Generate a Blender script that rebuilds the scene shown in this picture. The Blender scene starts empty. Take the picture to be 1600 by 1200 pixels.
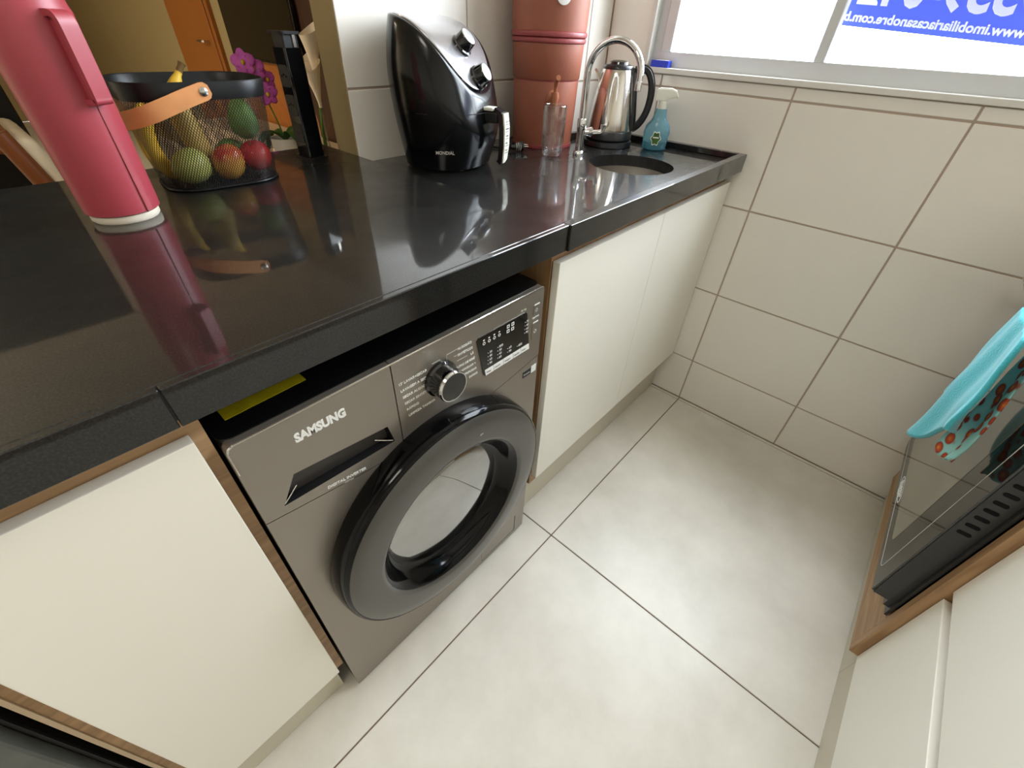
import bpy, bmesh, math, random
from mathutils import Vector, Matrix
from mathutils.geometry import tessellate_polygon
random.seed(7)
S = bpy.context.scene
C = S.collection
PI = math.pi

# ------------------------------------------------------------------ camera
cam = bpy.data.cameras.new('camera')
cam.sensor_width = 36.0
cam.lens = 672.46 * 36.0 / 1600.0
cam.clip_start = 0.02
camo = bpy.data.objects.new('camera', cam)
C.objects.link(camo)
camo.location = (-0.03256, -0.44629, 1.23747)
camo.rotation_euler = tuple(math.radians(a) for a in (50.3473, -2.1430, -47.9495))
S.camera = camo

# ------------------------------------------------------------------ world, lights, exposure
world = bpy.data.worlds.new('overcast_sky')
S.world = world
world.use_nodes = True
bg = world.node_tree.nodes['Background']
# even bright overcast sky over dim ground
_nt = world.node_tree
_tc = _nt.nodes.new('ShaderNodeTexCoord'); _sx = _nt.nodes.new('ShaderNodeSeparateXYZ')
_rp = _nt.nodes.new('ShaderNodeValToRGB'); _mr = _nt.nodes.new('ShaderNodeMapRange')
_mr.inputs['From Min'].default_value = -1.0
_nt.links.new(_tc.outputs['Generated'], _sx.inputs[0]); _nt.links.new(_sx.outputs['Z'], _mr.inputs['Value'])
_nt.links.new(_mr.outputs['Result'], _rp.inputs['Fac']); _nt.links.new(_rp.outputs['Color'], bg.inputs[0])
_e = _rp.color_ramp.elements
_e[0].position = 0.0; _e[0].color = (0.30, 0.30, 0.29, 1)
_e[1].position = 1.0; _e[1].color = (0.93, 1.0, 1.09, 1)
_x = _e.new(0.47); _x.color = (0.35, 0.35, 0.34, 1)
_x = _e.new(0.51); _x.color = (0.84, 0.91, 0.99, 1)
bg.inputs[1].default_value = 24.0
S.view_settings.view_transform = 'Standard'
S.view_settings.look = 'None'
S.view_settings.gamma = 1.0
S.view_settings.use_curve_mapping = False
S.view_settings.exposure = 0.0
S.cycles.use_denoising = True
S.cycles.max_bounces = 10
S.cycles.diffuse_bounces = 5
S.cycles.glossy_bounces = 5
S.cycles.transmission_bounces = 8
S.cycles.transparent_max_bounces = 16
S.cycles.sample_clamp_indirect = 8.0

W = 1.5636          # window wall (tile face)
ZC = 0.962          # counter rim height
ZS = 0.945          # recessed sink counter
YW = 0.0165         # washer front
WIN = (-1.05, 0.40, 1.156, 2.20)

def area(name, loc, rot, sx, sy, energy, color, portal=False):
    l = bpy.data.lights.new(name, 'AREA')
    l.shape = 'RECTANGLE'; l.size = sx; l.size_y = sy; l.energy = energy; l.color = color
    if portal: l.cycles.is_portal = True
    o = bpy.data.objects.new(name, l); C.objects.link(o)
    o.location = loc; o.rotation_euler = rot
    return o
# portal over the kitchen window (guides the sky light in), portal over the living-room window
area('window_portal', (W + 0.13, (WIN[0] + WIN[1]) / 2, (WIN[2] + WIN[3]) / 2), (0, PI / 2, 0), 1.04, 1.45, 1, (1, 1, 1), True)
# unseen fill lights, added to brighten the kitchen and the living room
area('kitchen_fill_light', (-1.0, -0.45, 2.44), (0, 0, 0), 0.6, 0.6, 16, (1.0, 0.93, 0.82))
area('living_fill_light', (-1.6, 3.9, 2.44), (0, 0, 0), 0.6, 0.6, 85, (1.0, 0.87, 0.66))

# ------------------------------------------------------------------ materials
def lin(c):
    return tuple(((v / 255) / 12.92 if v <= 10.3 else ((v / 255 + 0.055) / 1.055) ** 2.4) for v in c)
M = {}
def mat(name, rgb, rough=0.5, metal=0.0, spec=0.5, noise=0.0, nscale=8.0, bump=0.0, bscale=60.0, coat=0.0, **kw):
    m = bpy.data.materials.new(name); m.use_nodes = True
    nt = m.node_tree; b = nt.nodes['Principled BSDF']
    col = (*lin(rgb), 1)
    b.inputs['Base Color'].default_value = col
    b.inputs['Roughness'].default_value = rough
    b.inputs['Metallic'].default_value = metal
    b.inputs['Specular IOR Level'].default_value = spec
    b.inputs['Coat Weight'].default_value = coat
    for k, v in kw.items(): b.inputs[k.replace('_', ' ')].default_value = v
    tc = None
    if noise or bump:
        tc = nt.nodes.new('ShaderNodeTexCoord')
    if noise:
        n = nt.nodes.new('ShaderNodeTexNoise'); n.inputs['Scale'].default_value = nscale
        n.inputs['Detail'].default_value = 6
        nt.links.new(tc.outputs['Object'], n.inputs['Vector'])
        r = nt.nodes.new('ShaderNodeValToRGB')
        r.color_ramp.elements[0].position = 0.3; r.color_ramp.elements[1].position = 0.7
        r.color_ramp.elements[0].color = tuple(max(0, c * (1 - noise)) for c in col[:3]) + (1,)
        r.color_ramp.elements[1].color = tuple(min(1, c * (1 + noise)) for c in col[:3]) + (1,)
        nt.links.new(n.outputs['Fac'], r.inputs['Fac'])
        nt.links.new(r.outputs['Color'], b.inputs['Base Color'])
    if bump:
        n2 = nt.nodes.new('ShaderNodeTexNoise'); n2.inputs['Scale'].default_value = bscale
        n2.inputs['Detail'].default_value = 4
        nt.links.new(tc.outputs['Object'], n2.inputs['Vector'])
        bu = nt.nodes.new('ShaderNodeBump'); bu.inputs['Strength'].default_value = bump
        bu.inputs['Distance'].default_value = 0.002
        nt.links.new(n2.outputs['Fac'], bu.inputs['Height'])
        nt.links.new(bu.outputs['Normal'], b.inputs['Normal'])
    M[name] = m
    return m

def wood_mat(name, dark, light, rough=0.45, axis=(1, 12, 12)):
    m = bpy.data.materials.new(name); m.use_nodes = True
    nt = m.node_tree; b = nt.nodes['Principled BSDF']
    tc = nt.nodes.new('ShaderNodeTexCoord'); mp = nt.nodes.new('ShaderNodeMapping')
    mp.inputs['Scale'].default_value = axis
    n = nt.nodes.new('ShaderNodeTexNoise'); n.inputs['Scale'].default_value = 5; n.inputs['Detail'].default_value = 8
    n.inputs['Distortion'].default_value = 0.6
    r = nt.nodes.new('ShaderNodeValToRGB')
    r.color_ramp.elements[0].position = 0.32; r.color_ramp.elements[1].position = 0.68
    r.color_ramp.elements[0].color = (*lin(dark), 1); r.color_ramp.elements[1].color = (*lin(light), 1)
    nt.links.new(tc.outputs['Object'], mp.inputs['Vector']); nt.links.new(mp.outputs['Vector'], n.inputs['Vector'])
    nt.links.new(n.outputs['Fac'], r.inputs['Fac']); nt.links.new(r.outputs['Color'], b.inputs['Base Color'])
    b.inputs['Roughness'].default_value = rough
    M[name] = m
    return m

def granite_mat():
    m = bpy.data.materials.new('black_granite'); m.use_nodes = True
    nt = m.node_tree; b = nt.nodes['Principled BSDF']
    tc = nt.nodes.new('ShaderNodeTexCoord')
    n = nt.nodes.new('ShaderNodeTexNoise'); n.inputs['Scale'].default_value = 420; n.inputs['Detail'].default_value = 3
    nt.links.new(tc.outputs['Object'], n.inputs['Vector'])
    r = nt.nodes.new('ShaderNodeValToRGB')
    e = r.color_ramp.elements
    e[0].position = 0.42; e[0].color = (0.005, 0.005, 0.005, 1)
    e[1].position = 0.76; e[1].color = (0.024, 0.0235, 0.022, 1)
    nt.links.new(n.outputs['Fac'], r.inputs['Fac'])
    # pale flecks
    v = nt.nodes.new('ShaderNodeTexVoronoi'); v.inputs['Scale'].default_value = 95
    nt.links.new(tc.outputs['Object'], v.inputs['Vector'])
    r2 = nt.nodes.new('ShaderNodeValToRGB')
    r2.color_ramp.elements[0].position = 0.03; r2.color_ramp.elements[0].color = (1, 1, 1, 1)
    r2.color_ramp.elements[1].position = 0.06; r2.color_ramp.elements[1].color = (0, 0, 0, 1)
    nt.links.new(v.outputs['Distance'], r2.inputs['Fac'])
    n3 = nt.nodes.new('ShaderNodeTexNoise'); n3.inputs['Scale'].default_value = 9
    nt.links.new(tc.outputs['Object'], n3.inputs['Vector'])
    mu = nt.nodes.new('ShaderNodeMath'); mu.operation = 'MULTIPLY'
    nt.links.new(r2.outputs['Color'], mu.inputs[0]); nt.links.new(n3.outputs['Fac'], mu.inputs[1])
    mx = nt.nodes.new('ShaderNodeMixRGB'); mx.inputs[2].default_value = (0.07, 0.066, 0.06, 1)
    nt.links.new(mu.outputs[0], mx.inputs[0]); nt.links.new(r.outputs['Color'], mx.inputs[1])
    nt.links.new(mx.outputs[0], b.inputs['Base Color'])
    n4 = nt.nodes.new('ShaderNodeTexNoise'); n4.inputs['Scale'].default_value = 14; n4.inputs['Detail'].default_value = 8
    nt.links.new(tc.outputs['Object'], n4.inputs['Vector'])
    mr = nt.nodes.new('ShaderNodeMapRange')
    mr.inputs['From Min'].default_value = 0.3; mr.inputs['From Max'].default_value = 0.8
    mr.inputs['To Min'].default_value = 0.30; mr.inputs['To Max'].default_value = 0.46
    nt.links.new(n4.outputs['Fac'], mr.inputs['Value']); nt.links.new(mr.outputs['Result'], b.inputs['Roughness'])
    b.inputs['Specular IOR Level'].default_value = 0.16
    b.inputs['Coat Weight'].default_value = 0.9; b.inputs['Coat Roughness'].default_value = 0.045; b.inputs['Coat IOR'].default_value = 1.55
    M['granite'] = m
granite_mat()

def tile_mat(name, c1, c2, rough, scale, spec=0.5):
    m = bpy.data.materials.new(name); m.use_nodes = True
    nt = m.node_tree; b = nt.nodes['Principled BSDF']
    tc = nt.nodes.new('ShaderNodeTexCoord')
    n = nt.nodes.new('ShaderNodeTexNoise'); n.inputs['Scale'].default_value = scale; n.inputs['Detail'].default_value = 9
    n.inputs['Roughness'].default_value = 0.65
    nt.links.new(tc.outputs['Object'], n.inputs['Vector'])
    r = nt.nodes.new('ShaderNodeValToRGB')
    r.color_ramp.elements[0].position = 0.3; r.color_ramp.elements[1].position = 0.72
    r.color_ramp.elements[0].color = (*lin(c1), 1); r.color_ramp.elements[1].color = (*lin(c2), 1)
    nt.links.new(n.outputs['Fac'], r.inputs['Fac']); nt.links.new(r.outputs['Color'], b.inputs['Base Color'])
    b.inputs['Roughness'].default_value = rough
    b.inputs['Specular IOR Level'].default_value = spec
    M[name] = m
tile_mat('floor_tile', (199, 194, 182), (227, 223, 213), 0.33, 2.6, 0.4)
tile_mat('wall_tile', (222, 217, 208), (232, 228, 220), 0.27, 1.2, 0.6)
mat('grout', (172, 155, 140), 0.9)
mat('floor_grout', (112, 92, 80), 0.9)
mat('olive_paint', (156, 138, 98), 0.75)
mat('white_paint', (232, 228, 218), 0.8)
mat('cabinet_white', (238, 234, 222), 0.42, noise=0.015, nscale=3)
mat('cabinet_kick', (205, 198, 178), 0.45)
wood_mat('oak', (148, 114, 78), (182, 146, 106), 0.5, (1, 14, 14))
wood_mat('oak_vertical', (148, 112, 76), (178, 142, 102), 0.5, (14, 14, 1))
wood_mat('orange_wood', (150, 88, 32), (176, 106, 44), 0.45, (14, 14, 1))
wood_mat('dark_wood', (52, 30, 18), (74, 44, 26), 0.4, (14, 14, 1))
mat('washer_steel', (150, 142, 132), 0.36, 0.7, noise=0.02, nscale=2)
mat('washer_body', (70, 66, 64), 0.4, 0.5)
mat('washer_top', (14, 14, 16), 0.35)
mat('chrome_trim', (225, 220, 215), 0.15, 1.0)
mat('gloss_black', (9, 9, 11), 0.07, coat=0.5)
mat('rim_black', (7, 7, 8), 0.10, spec=0.22)
mat('fryer_black', (8, 9, 11), 0.18, spec=0.32, coat=0.08)
mat('smoke_plastic', (80, 78, 73), 0.28, 0.3, coat=0.12)
mat('matte_black', (15, 15, 16), 0.5)
mat('soft_black', (20, 21, 24), 0.3)
mat('recess_black', (9, 9, 11), 0.7, spec=0.2)
mat('print_white', (232, 232, 228), 0.6)
mat('print_grey', (190, 188, 180), 0.6)
mat('print_dark', (40, 40, 40), 0.6)
mat('yellow_label', (188, 172, 16), 0.5, noise=0.12, nscale=60)
mat('drum_steel', (190, 188, 182), 0.25, 1.0)
mat('steel', (205, 200, 192), 0.16, 1.0)
mat('brushed_steel', (185, 178, 168), 0.28, 1.0)
mat('chrome', (220, 220, 220), 0.08, 1.0)
mat('clay', (142, 80, 58), 0.55, noise=0.07, nscale=14, bump=0.15, bscale=70)
mat('clay_ring', (138, 58, 58), 0.42)
mat('clay_tap', (156, 92, 60), 0.45)
mat('thermos_pink', (160, 60, 70), 0.40, noise=0.02, nscale=4)
mat('thermos_base', (226, 215, 196), 0.5)
mat('basket_black', (18, 19, 21), 0.4, 0.4)
mat('leather', (205, 140, 84), 0.55, noise=0.08, nscale=30)
mat('rivet', (190, 190, 186), 0.25, 1.0)
mat('silver_panel', (186, 184, 186), 0.26, 0.85)
mat('handle_white', (228, 228, 214), 0.35)
mat('alu', (205, 208, 210), 0.4, 0.25)
mat('sill', (214, 212, 206), 0.35)
mat('oven_black', (44, 45, 44), 0.32)
mat('oven_glass', (20, 20, 19), 0.05, spec=0.9)
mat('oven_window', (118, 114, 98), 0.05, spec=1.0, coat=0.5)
mat('appliance_grey', (90, 92, 86), 0.35, 0.3, noise=0.15, nscale=25)
mat('towel_teal', (70, 186, 200), 0.95, bump=0.8, bscale=260, Sheen_Weight=0.4)
mat('white_ceramic', (238, 236, 230), 0.25)
mat('leaf', (60, 100, 34), 0.5, noise=0.2, nscale=20)
mat('stem_green', (88, 128, 40), 0.5)
mat('orchid_pink', (206, 92, 190), 0.55, noise=0.2, nscale=35)
mat('orchid_yellow', (222, 190, 30), 0.5)
mat('lily_white', (240, 226, 204), 0.5)
mat('beige_lacquer', (206, 182, 152), 0.5)
mat('cream_fabric', (232, 212, 178), 0.9, noise=0.06, nscale=20)
mat('chair_wood', (126, 68, 28), 0.45)
mat('tv_black', (16, 16, 14), 0.22)
mat('blue_plastic', (38, 62, 190), 0.4)
mat('banana', (222, 180, 50), 0.5, noise=0.12, nscale=25)
mat('banana_tip', (110, 82, 40), 0.7)
mat('pear_skin', (205, 175, 92), 0.5, noise=0.1, nscale=30)
mat('green_mango', (176, 178, 92), 0.45, noise=0.14, nscale=25)
mat('avocado', (98, 132, 50), 0.55, noise=0.2, nscale=50, bump=0.6, bscale=90)
mat('knob_face', (214, 214, 212), 0.3, 0.6)
mat('door_wood', (150, 90, 34), 0.45)

def two_tone(name, c1, c2, scale, pos0, pos1, rough=0.22):
    m = bpy.data.materials.new(name); m.use_nodes = True
    nt = m.node_tree; b = nt.nodes['Principled BSDF']
    tc = nt.nodes.new('ShaderNodeTexCoord')
    n = nt.nodes.new('ShaderNodeTexNoise'); n.inputs['Scale'].default_value = scale; n.inputs['Detail'].default_value = 4
    nt.links.new(tc.outputs['Object'], n.inputs['Vector'])
    r = nt.nodes.new('ShaderNodeValToRGB')
    r.color_ramp.elements[0].position = pos0; r.color_ramp.elements[1].position = pos1
    r.color_ramp.elements[0].color = (*lin(c1), 1); r.color_ramp.elements[1].color = (*lin(c2), 1)
    nt.links.new(n.outputs['Fac'], r.inputs['Fac']); nt.links.new(r.outputs['Color'], b.inputs['Base Color'])
    b.inputs['Roughness'].default_value = rough
    M[name] = m
two_tone('mango_red', (196, 52, 40), (214, 160, 66), 14, 0.42, 0.62)
two_tone('apple_red', (196, 22, 34), (206, 70, 48), 12, 0.45, 0.75)

def glass_mat(name, rgb, rough=0.0, ior=1.45, trans=1.0):
    m = bpy.data.materials.new(name); m.use_nodes = True
    b = m.node_tree.nodes['Principled BSDF']
    b.inputs['Base Color'].default_value = (*lin(rgb), 1)
    b.inputs['Transmission Weight'].default_value = trans
    b.inputs['Roughness'].default_value = rough
    b.inputs['IOR'].default_value = ior
    M[name] = m
glass_mat('clear_glass', (250, 253, 253), 0.0, 1.28)
glass_mat('bottle_blue', (150, 205, 222), 0.12, 1.35, 0.75)
glass_mat('liquid_blue', (60, 190, 205), 0.05, 1.33, 0.7)

def pane_mat():        # thin window glass: mostly clear, with a light mirror coat
    m = bpy.data.materials.new('window_glass'); m.use_nodes = True
    nt = m.node_tree; nt.nodes.remove(nt.nodes['Principled BSDF'])
    out = nt.nodes['Material Output']
    t = nt.nodes.new('ShaderNodeBsdfTransparent'); t.inputs[0].default_value = (0.97, 0.98, 0.98, 1)
    g = nt.nodes.new('ShaderNodeBsdfGlossy'); g.inputs['Roughness'].default_value = 0.02
    lw = nt.nodes.new('ShaderNodeLayerWeight')          # Schlick falloff, the same on both faces of the pane
    pw = nt.nodes.new('ShaderNodeMath'); pw.operation = 'POWER'; pw.inputs[1].default_value = 5.0
    f = nt.nodes.new('ShaderNodeMath'); f.operation = 'MULTIPLY_ADD'; f.inputs[1].default_value = 0.5; f.inputs[2].default_value = 0.03
    nt.links.new(lw.outputs['Facing'], pw.inputs[0]); nt.links.new(pw.outputs[0], f.inputs[0])
    mx = nt.nodes.new('ShaderNodeMixShader')
    nt.links.new(f.outputs[0], mx.inputs[0]); nt.links.new(t.outputs[0], mx.inputs[1]); nt.links.new(g.outputs[0], mx.inputs[2])
    nt.links.new(mx.outputs[0], out.inputs[0])
    M['window_glass'] = m
    m2 = m.copy(); m2.name = 'door_glass'
    for n in m2.node_tree.nodes:
        if n.type == 'BSDF_TRANSPARENT': n.inputs[0].default_value = (0.78, 0.78, 0.76, 1)
        if n.type == 'MATH' and n.operation == 'MULTIPLY_ADD': n.inputs[2].default_value = 0.52
    M['door_glass'] = m2
pane_mat()

def tumbler_mat():      # thin ribbed drinking glass
    m = M['window_glass'].copy(); m.name = 'tumbler_glass'
    for n in m.node_tree.nodes:
        if n.type == 'BSDF_TRANSPARENT': n.inputs[0].default_value = (0.96, 0.975, 0.975, 1)
        if n.type == 'BSDF_GLOSSY': n.inputs['Roughness'].default_value = 0.05
        if n.type == 'MATH' and n.operation == 'POWER': n.inputs[1].default_value = 1.8
        if n.type == 'MATH' and n.operation == 'MULTIPLY_ADD': n.inputs[1].default_value = 0.85; n.inputs[2].default_value = 0.09
    M['tumbler_glass'] = m
tumbler_mat()

def vinyl_mat(name, rgb):      # thin printed vinyl that lets daylight through
    m = bpy.data.materials.new(name); m.use_nodes = True
    nt = m.node_tree; nt.nodes.remove(nt.nodes['Principled BSDF'])
    out = nt.nodes['Material Output']
    d = nt.nodes.new('ShaderNodeBsdfDiffuse'); t = nt.nodes.new('ShaderNodeBsdfTranslucent')
    d.inputs[0].default_value = (*lin(rgb), 1); t.inputs[0].default_value = (*lin(rgb), 1)
    mx = nt.nodes.new('ShaderNodeMixShader'); mx.inputs[0].default_value = 0.5
    nt.links.new(d.outputs[0], mx.inputs[1]); nt.links.new(t.outputs[0], mx.inputs[2]); nt.links.new(mx.outputs[0], out.inputs[0])
    M[name] = m
vinyl_mat('banner_blue', (92, 108, 176))
vinyl_mat('banner_white', (252, 252, 252))

def mesh_mat():        # woven wire: diamonds cut out of the sheet
    m = bpy.data.materials.new('wire_mesh'); m.use_nodes = True
    nt = m.node_tree; b = nt.nodes['Principled BSDF']; out = nt.nodes['Material Output']
    b.inputs['Base Color'].default_value = (0.012, 0.012, 0.013, 1); b.inputs['Roughness'].default_value = 0.4
    b.inputs['Metallic'].default_value = 0.3
    uv = nt.nodes.new('ShaderNodeUVMap'); uv.uv_map = 'uv'
    sp = nt.nodes.new('ShaderNodeSeparateXYZ'); nt.links.new(uv.outputs[0], sp.inputs[0])
    def math_(op, a, b_=None, val=None):
        n = nt.nodes.new('ShaderNodeMath'); n.operation = op
        nt.links.new(a, n.inputs[0])
        if b_ is not None: nt.links.new(b_, n.inputs[1])
        if val is not None: n.inputs[1].default_value = val
        return n.outputs[0]
    s = math_('ADD', sp.outputs[0], sp.outputs[1]); d = math_('SUBTRACT', sp.outputs[0], sp.outputs[1])
    masks = []
    for q in (s, d):
        f = math_('FRACT', q); c = math_('SUBTRACT', f, val=0.5); a = math_('ABSOLUTE', c)
        masks.append(math_('GREATER_THAN', a, val=0.365))
    mk = math_('MAXIMUM', masks[0], masks[1])
    t = nt.nodes.new('ShaderNodeBsdfTransparent'); mx = nt.nodes.new('ShaderNodeMixShader')
    nt.links.new(mk, mx.inputs[0]); nt.links.new(t.outputs[0], mx.inputs[1]); nt.links.new(b.outputs[0], mx.inputs[2])
    nt.links.new(mx.outputs[0], out.inputs[0])
    M['wire_mesh'] = m
mesh_mat()

def floral_mat():
    m = bpy.data.materials.new('floral_cotton'); m.use_nodes = True
    nt = m.node_tree; b = nt.nodes['Principled BSDF']
    tc = nt.nodes.new('ShaderNodeTexCoord')
    v = nt.nodes.new('ShaderNodeTexVoronoi'); v.inputs['Scale'].default_value = 34
    nt.links.new(tc.outputs['Object'], v.inputs['Vector'])
    r = nt.nodes.new('ShaderNodeValToRGB'); e = r.color_ramp.elements
    e[0].position = 0.0; e[0].color = (*lin((228, 160, 50)), 1)
    e[1].position = 0.62; e[1].color = (*lin((150, 205, 200)), 1)
    x = e.new(0.18); x.color = (*lin((196, 86, 36)), 1)
    x = e.new(0.42); x.color = (*lin((150, 52, 30)), 1)
    x = e.new(0.50); x.color = (*lin((140, 200, 196)), 1)
    nt.links.new(v.outputs['Distance'], r.inputs['Fac']); nt.links.new(r.outputs['Color'], b.inputs['Base Color'])
    b.inputs['Roughness'].default_value = 0.9
    M['floral'] = m
floral_mat()

# ------------------------------------------------------------------ geometry helpers
def B(): return bmesh.new()
def add_box(bm, x0, x1, y0, y1, z0, z1, bevel=0.0, seg=2):
    vs = [bm.verts.new((x, y, z)) for x in (x0, x1) for y in (y0, y1) for z in (z0, z1)]
    fs = [(0, 1, 3, 2), (4, 6, 7, 5), (0, 4, 5, 1), (2, 3, 7, 6), (0, 2, 6, 4), (1, 5, 7, 3)]
    faces = [bm.faces.new([vs[i] for i in f]) for f in fs]
    if bevel:
        ed = list({e for f in faces for e in f.edges})
        bmesh.ops.bevel(bm, geom=ed, offset=bevel, segments=seg, affect='EDGES', profile=0.6, clamp_overlap=True)
    return bm
def box(x0, x1, y0, y1, z0, z1, bevel=0.0, seg=2): return add_box(B(), x0, x1, y0, y1, z0, z1, bevel, seg)
def to3(axis, a, b, c):     # plane coords (a,b) at depth c
    return {'z': (a, b, c), 'y': (a, c, b), 'x': (c, a, b)}[axis]
def add_plate(bm, outer, holes, axis, c0, c1):
    loops = [outer] + list(holes)
    tri = tessellate_polygon([[Vector((p[0], p[1], 0)) for p in l] for l in loops])
    flat = [p for l in loops for p in l]
    lo = [bm.verts.new(to3(axis, p[0], p[1], c0)) for p in flat]
    hi = [bm.verts.new(to3(axis, p[0], p[1], c1)) for p in flat]
    for t in tri:
        try:
            bm.faces.new([hi[i] for i in t]); bm.faces.new([lo[i] for i in reversed(t)])
        except ValueError: pass
    k = 0
    for l in loops:
        n = len(l)
        for i in range(n):
            a, b = k + i, k + (i + 1) % n
            bm.faces.new((lo[a], lo[b], hi[b], hi[a]))
        k += n
    bmesh.ops.recalc_face_normals(bm, faces=bm.faces)
    return bm
def plate(outer, holes, axis, c0, c1): return add_plate(B(), outer, holes, axis, c0, c1)
def rect(a0, a1, b0, b1): return [(a0, b0), (a1, b0), (a1, b1), (a0, b1)]
def rrect(a0, a1, b0, b1, r, n=6):
    pts = []
    for cx, cy, s in ((a1 - r, b0 + r, -90), (a1 - r, b1 - r, 0), (a0 + r, b1 - r, 90), (a0 + r, b0 + r, 180)):
        for i in range(n + 1):
            t = math.radians(s + 90 * i / n); pts.append((cx + r * math.cos(t), cy + r * math.sin(t)))
    return pts
def circ(cx, cy, r, n=48): return [(cx + r * math.cos(2 * PI * i / n), cy + r * math.sin(2 * PI * i / n)) for i in range(n)]
def add_lathe(bm, prof, n=40, center=(0, 0, 0), axis='z', close=True):
    rings = []
    for r, z in prof:
        ring = []
        for i in range(n):
            t = 2 * PI * i / n
            p = (r * math.cos(t), r * math.sin(t), z)
            if axis == 'y': p = (p[0], p[2], p[1])
            if axis == 'x': p = (p[2], p[0], p[1])
            ring.append(bm.verts.new(Vector(p) + Vector(center)))
        rings.append(ring)
    for a, b in zip(rings, rings[1:]):
        for i in range(n):
            j = (i + 1) % n
            bm.faces.new((a[i], a[j], b[j], b[i]))
    if close:
        bm.faces.new(list(reversed(rings[0]))); bm.faces.new(rings[-1])
    bmesh.ops.recalc_face_normals(bm, faces=bm.faces)
    return bm
def lathe(prof, n=40, center=(0, 0, 0), axis='z', close=True): return add_lathe(B(), prof, n, center, axis, close)
def add_tube(bm, pts, r, n=12, cap=True):
    pts = [Vector(p) for p in pts]
    rs = r if isinstance(r, (list, tuple)) else [r] * len(pts)
    up = None; rings = []
    for i, p in enumerate(pts):
        d = (pts[min(i + 1, len(pts) - 1)] - pts[max(i - 1, 0)]).normalized()
        if up is None:
            up = d.orthogonal().normalized()
        u = (up - d * up.dot(d)).normalized(); up = u
        v = d.cross(u)
        rings.append([bm.verts.new(p + (u * math.cos(2 * PI * k / n) + v * math.sin(2 * PI * k / n)) * rs[i]) for k in range(n)])
    for a, b in zip(rings, rings[1:]):
        for i in range(n):
            j = (i + 1) % n; bm.faces.new((a[i], a[j], b[j], b[i]))
    if cap:
        bm.faces.new(list(reversed(rings[0]))); bm.faces.new(rings[-1])
    bmesh.ops.recalc_face_normals(bm, faces=bm.faces)
    return bm
def tube(pts, r, n=12, cap=True): return add_tube(B(), pts, r, n, cap)
def add_strap(bm, path, widths, thick, wdir):
    """flat strap along a path; wdir[i] = width direction at each point"""
    rows = []
    n = len(path)
    for i, p in enumerate(path):
        p = Vector(p); d = (Vector(path[min(i + 1, n - 1)]) - Vector(path[max(i - 1, 0)])).normalized()
        w = Vector(wdir[i] if isinstance(wdir, list) else wdir); w = (w - d * w.dot(d)).normalized()
        t = d.cross(w).normalized(); h = widths[i] / 2 if isinstance(widths, list) else widths / 2
        rows.append([bm.verts.new(p + w * a * h + t * b * thick / 2) for a, b in ((-1, -1), (1, -1), (1, 1), (-1, 1))])
    for a, b in zip(rows, rows[1:]):
        for i in range(4):
            j = (i + 1) % 4; bm.faces.new((a[i], a[j], b[j], b[i]))
    bm.faces.new(list(reversed(rows[0]))); bm.faces.new(rows[-1])
    bmesh.ops.recalc_face_normals(bm, faces=bm.faces)
    return bm
def grid(fn, nu, nv, closed_u=False):
    bm = B()
    vs = [[bm.verts.new(fn(i / (nu if closed_u else nu - 1), j / (nv - 1))) for i in range(nu)] for j in range(nv)]
    for j in range(nv - 1):
        for i in range(nu if closed_u else nu - 1):
            k = (i + 1) % nu
            bm.faces.new((vs[j][i], vs[j][k], vs[j + 1][k], vs[j + 1][i]))
    bmesh.ops.recalc_face_normals(bm, faces=bm.faces)
    return bm
def blob(fn, nu=32, nv=20):
    """closed surface from fn(theta, v) with v in 0..1 pole to pole"""
    bm = grid(lambda u, v: fn(2 * PI * u, v), nu, nv, True)
    bmesh.ops.remove_doubles(bm, verts=bm.verts, dist=1e-5)
    bmesh.ops.recalc_face_normals(bm, faces=bm.faces)
    return bm
def catmull(P_, m=5):
    P_ = [Vector(p) for p in P_]; outp = []
    for i in range(len(P_) - 1):
        a, b, c, d = P_[max(i - 1, 0)], P_[i], P_[i + 1], P_[min(i + 2, len(P_) - 1)]
        for k in range(m):
            s = k / m
            outp.append(0.5 * ((2 * b) + (c - a) * s + (2 * a - 5 * b + 4 * c - d) * s * s + (3 * b - a - 3 * c + d) * s ** 3))
    outp.append(P_[-1]); return outp
def obj(name, bm, m, parent=None, smooth=False, sharp=40):
    me = bpy.data.meshes.new(name)
    bm.to_mesh(me); bm.free()
    me.materials.append(M[m] if isinstance(m, str) else m)
    o = bpy.data.objects.new(name, me); C.objects.link(o)
    if parent is not None: o.parent = parent
    if smooth:
        me.polygons.foreach_set('use_smooth', [True] * len(me.polygons))
        try: me.set_sharp_from_angle(angle=math.radians(sharp))
        except Exception: pass
    return o
def tag(o, label, cat, group=None):
    o['label'] = label; o['category'] = cat
    if group: o['group'] = group
    return o
def thing(name, label, cat, loc=(0, 0, 0), rz=0.0, group=None):
    o = bpy.data.objects.new(name, None); C.objects.link(o)
    o.empty_display_size = 0.05
    o.location = loc; o.rotation_euler = (0, 0, rz)
    return tag(o, label, cat, group)
def struct(name, bm, m, smooth=False):
    o = obj(name, bm, m, None, smooth); o['kind'] = 'structure'; return o
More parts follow.
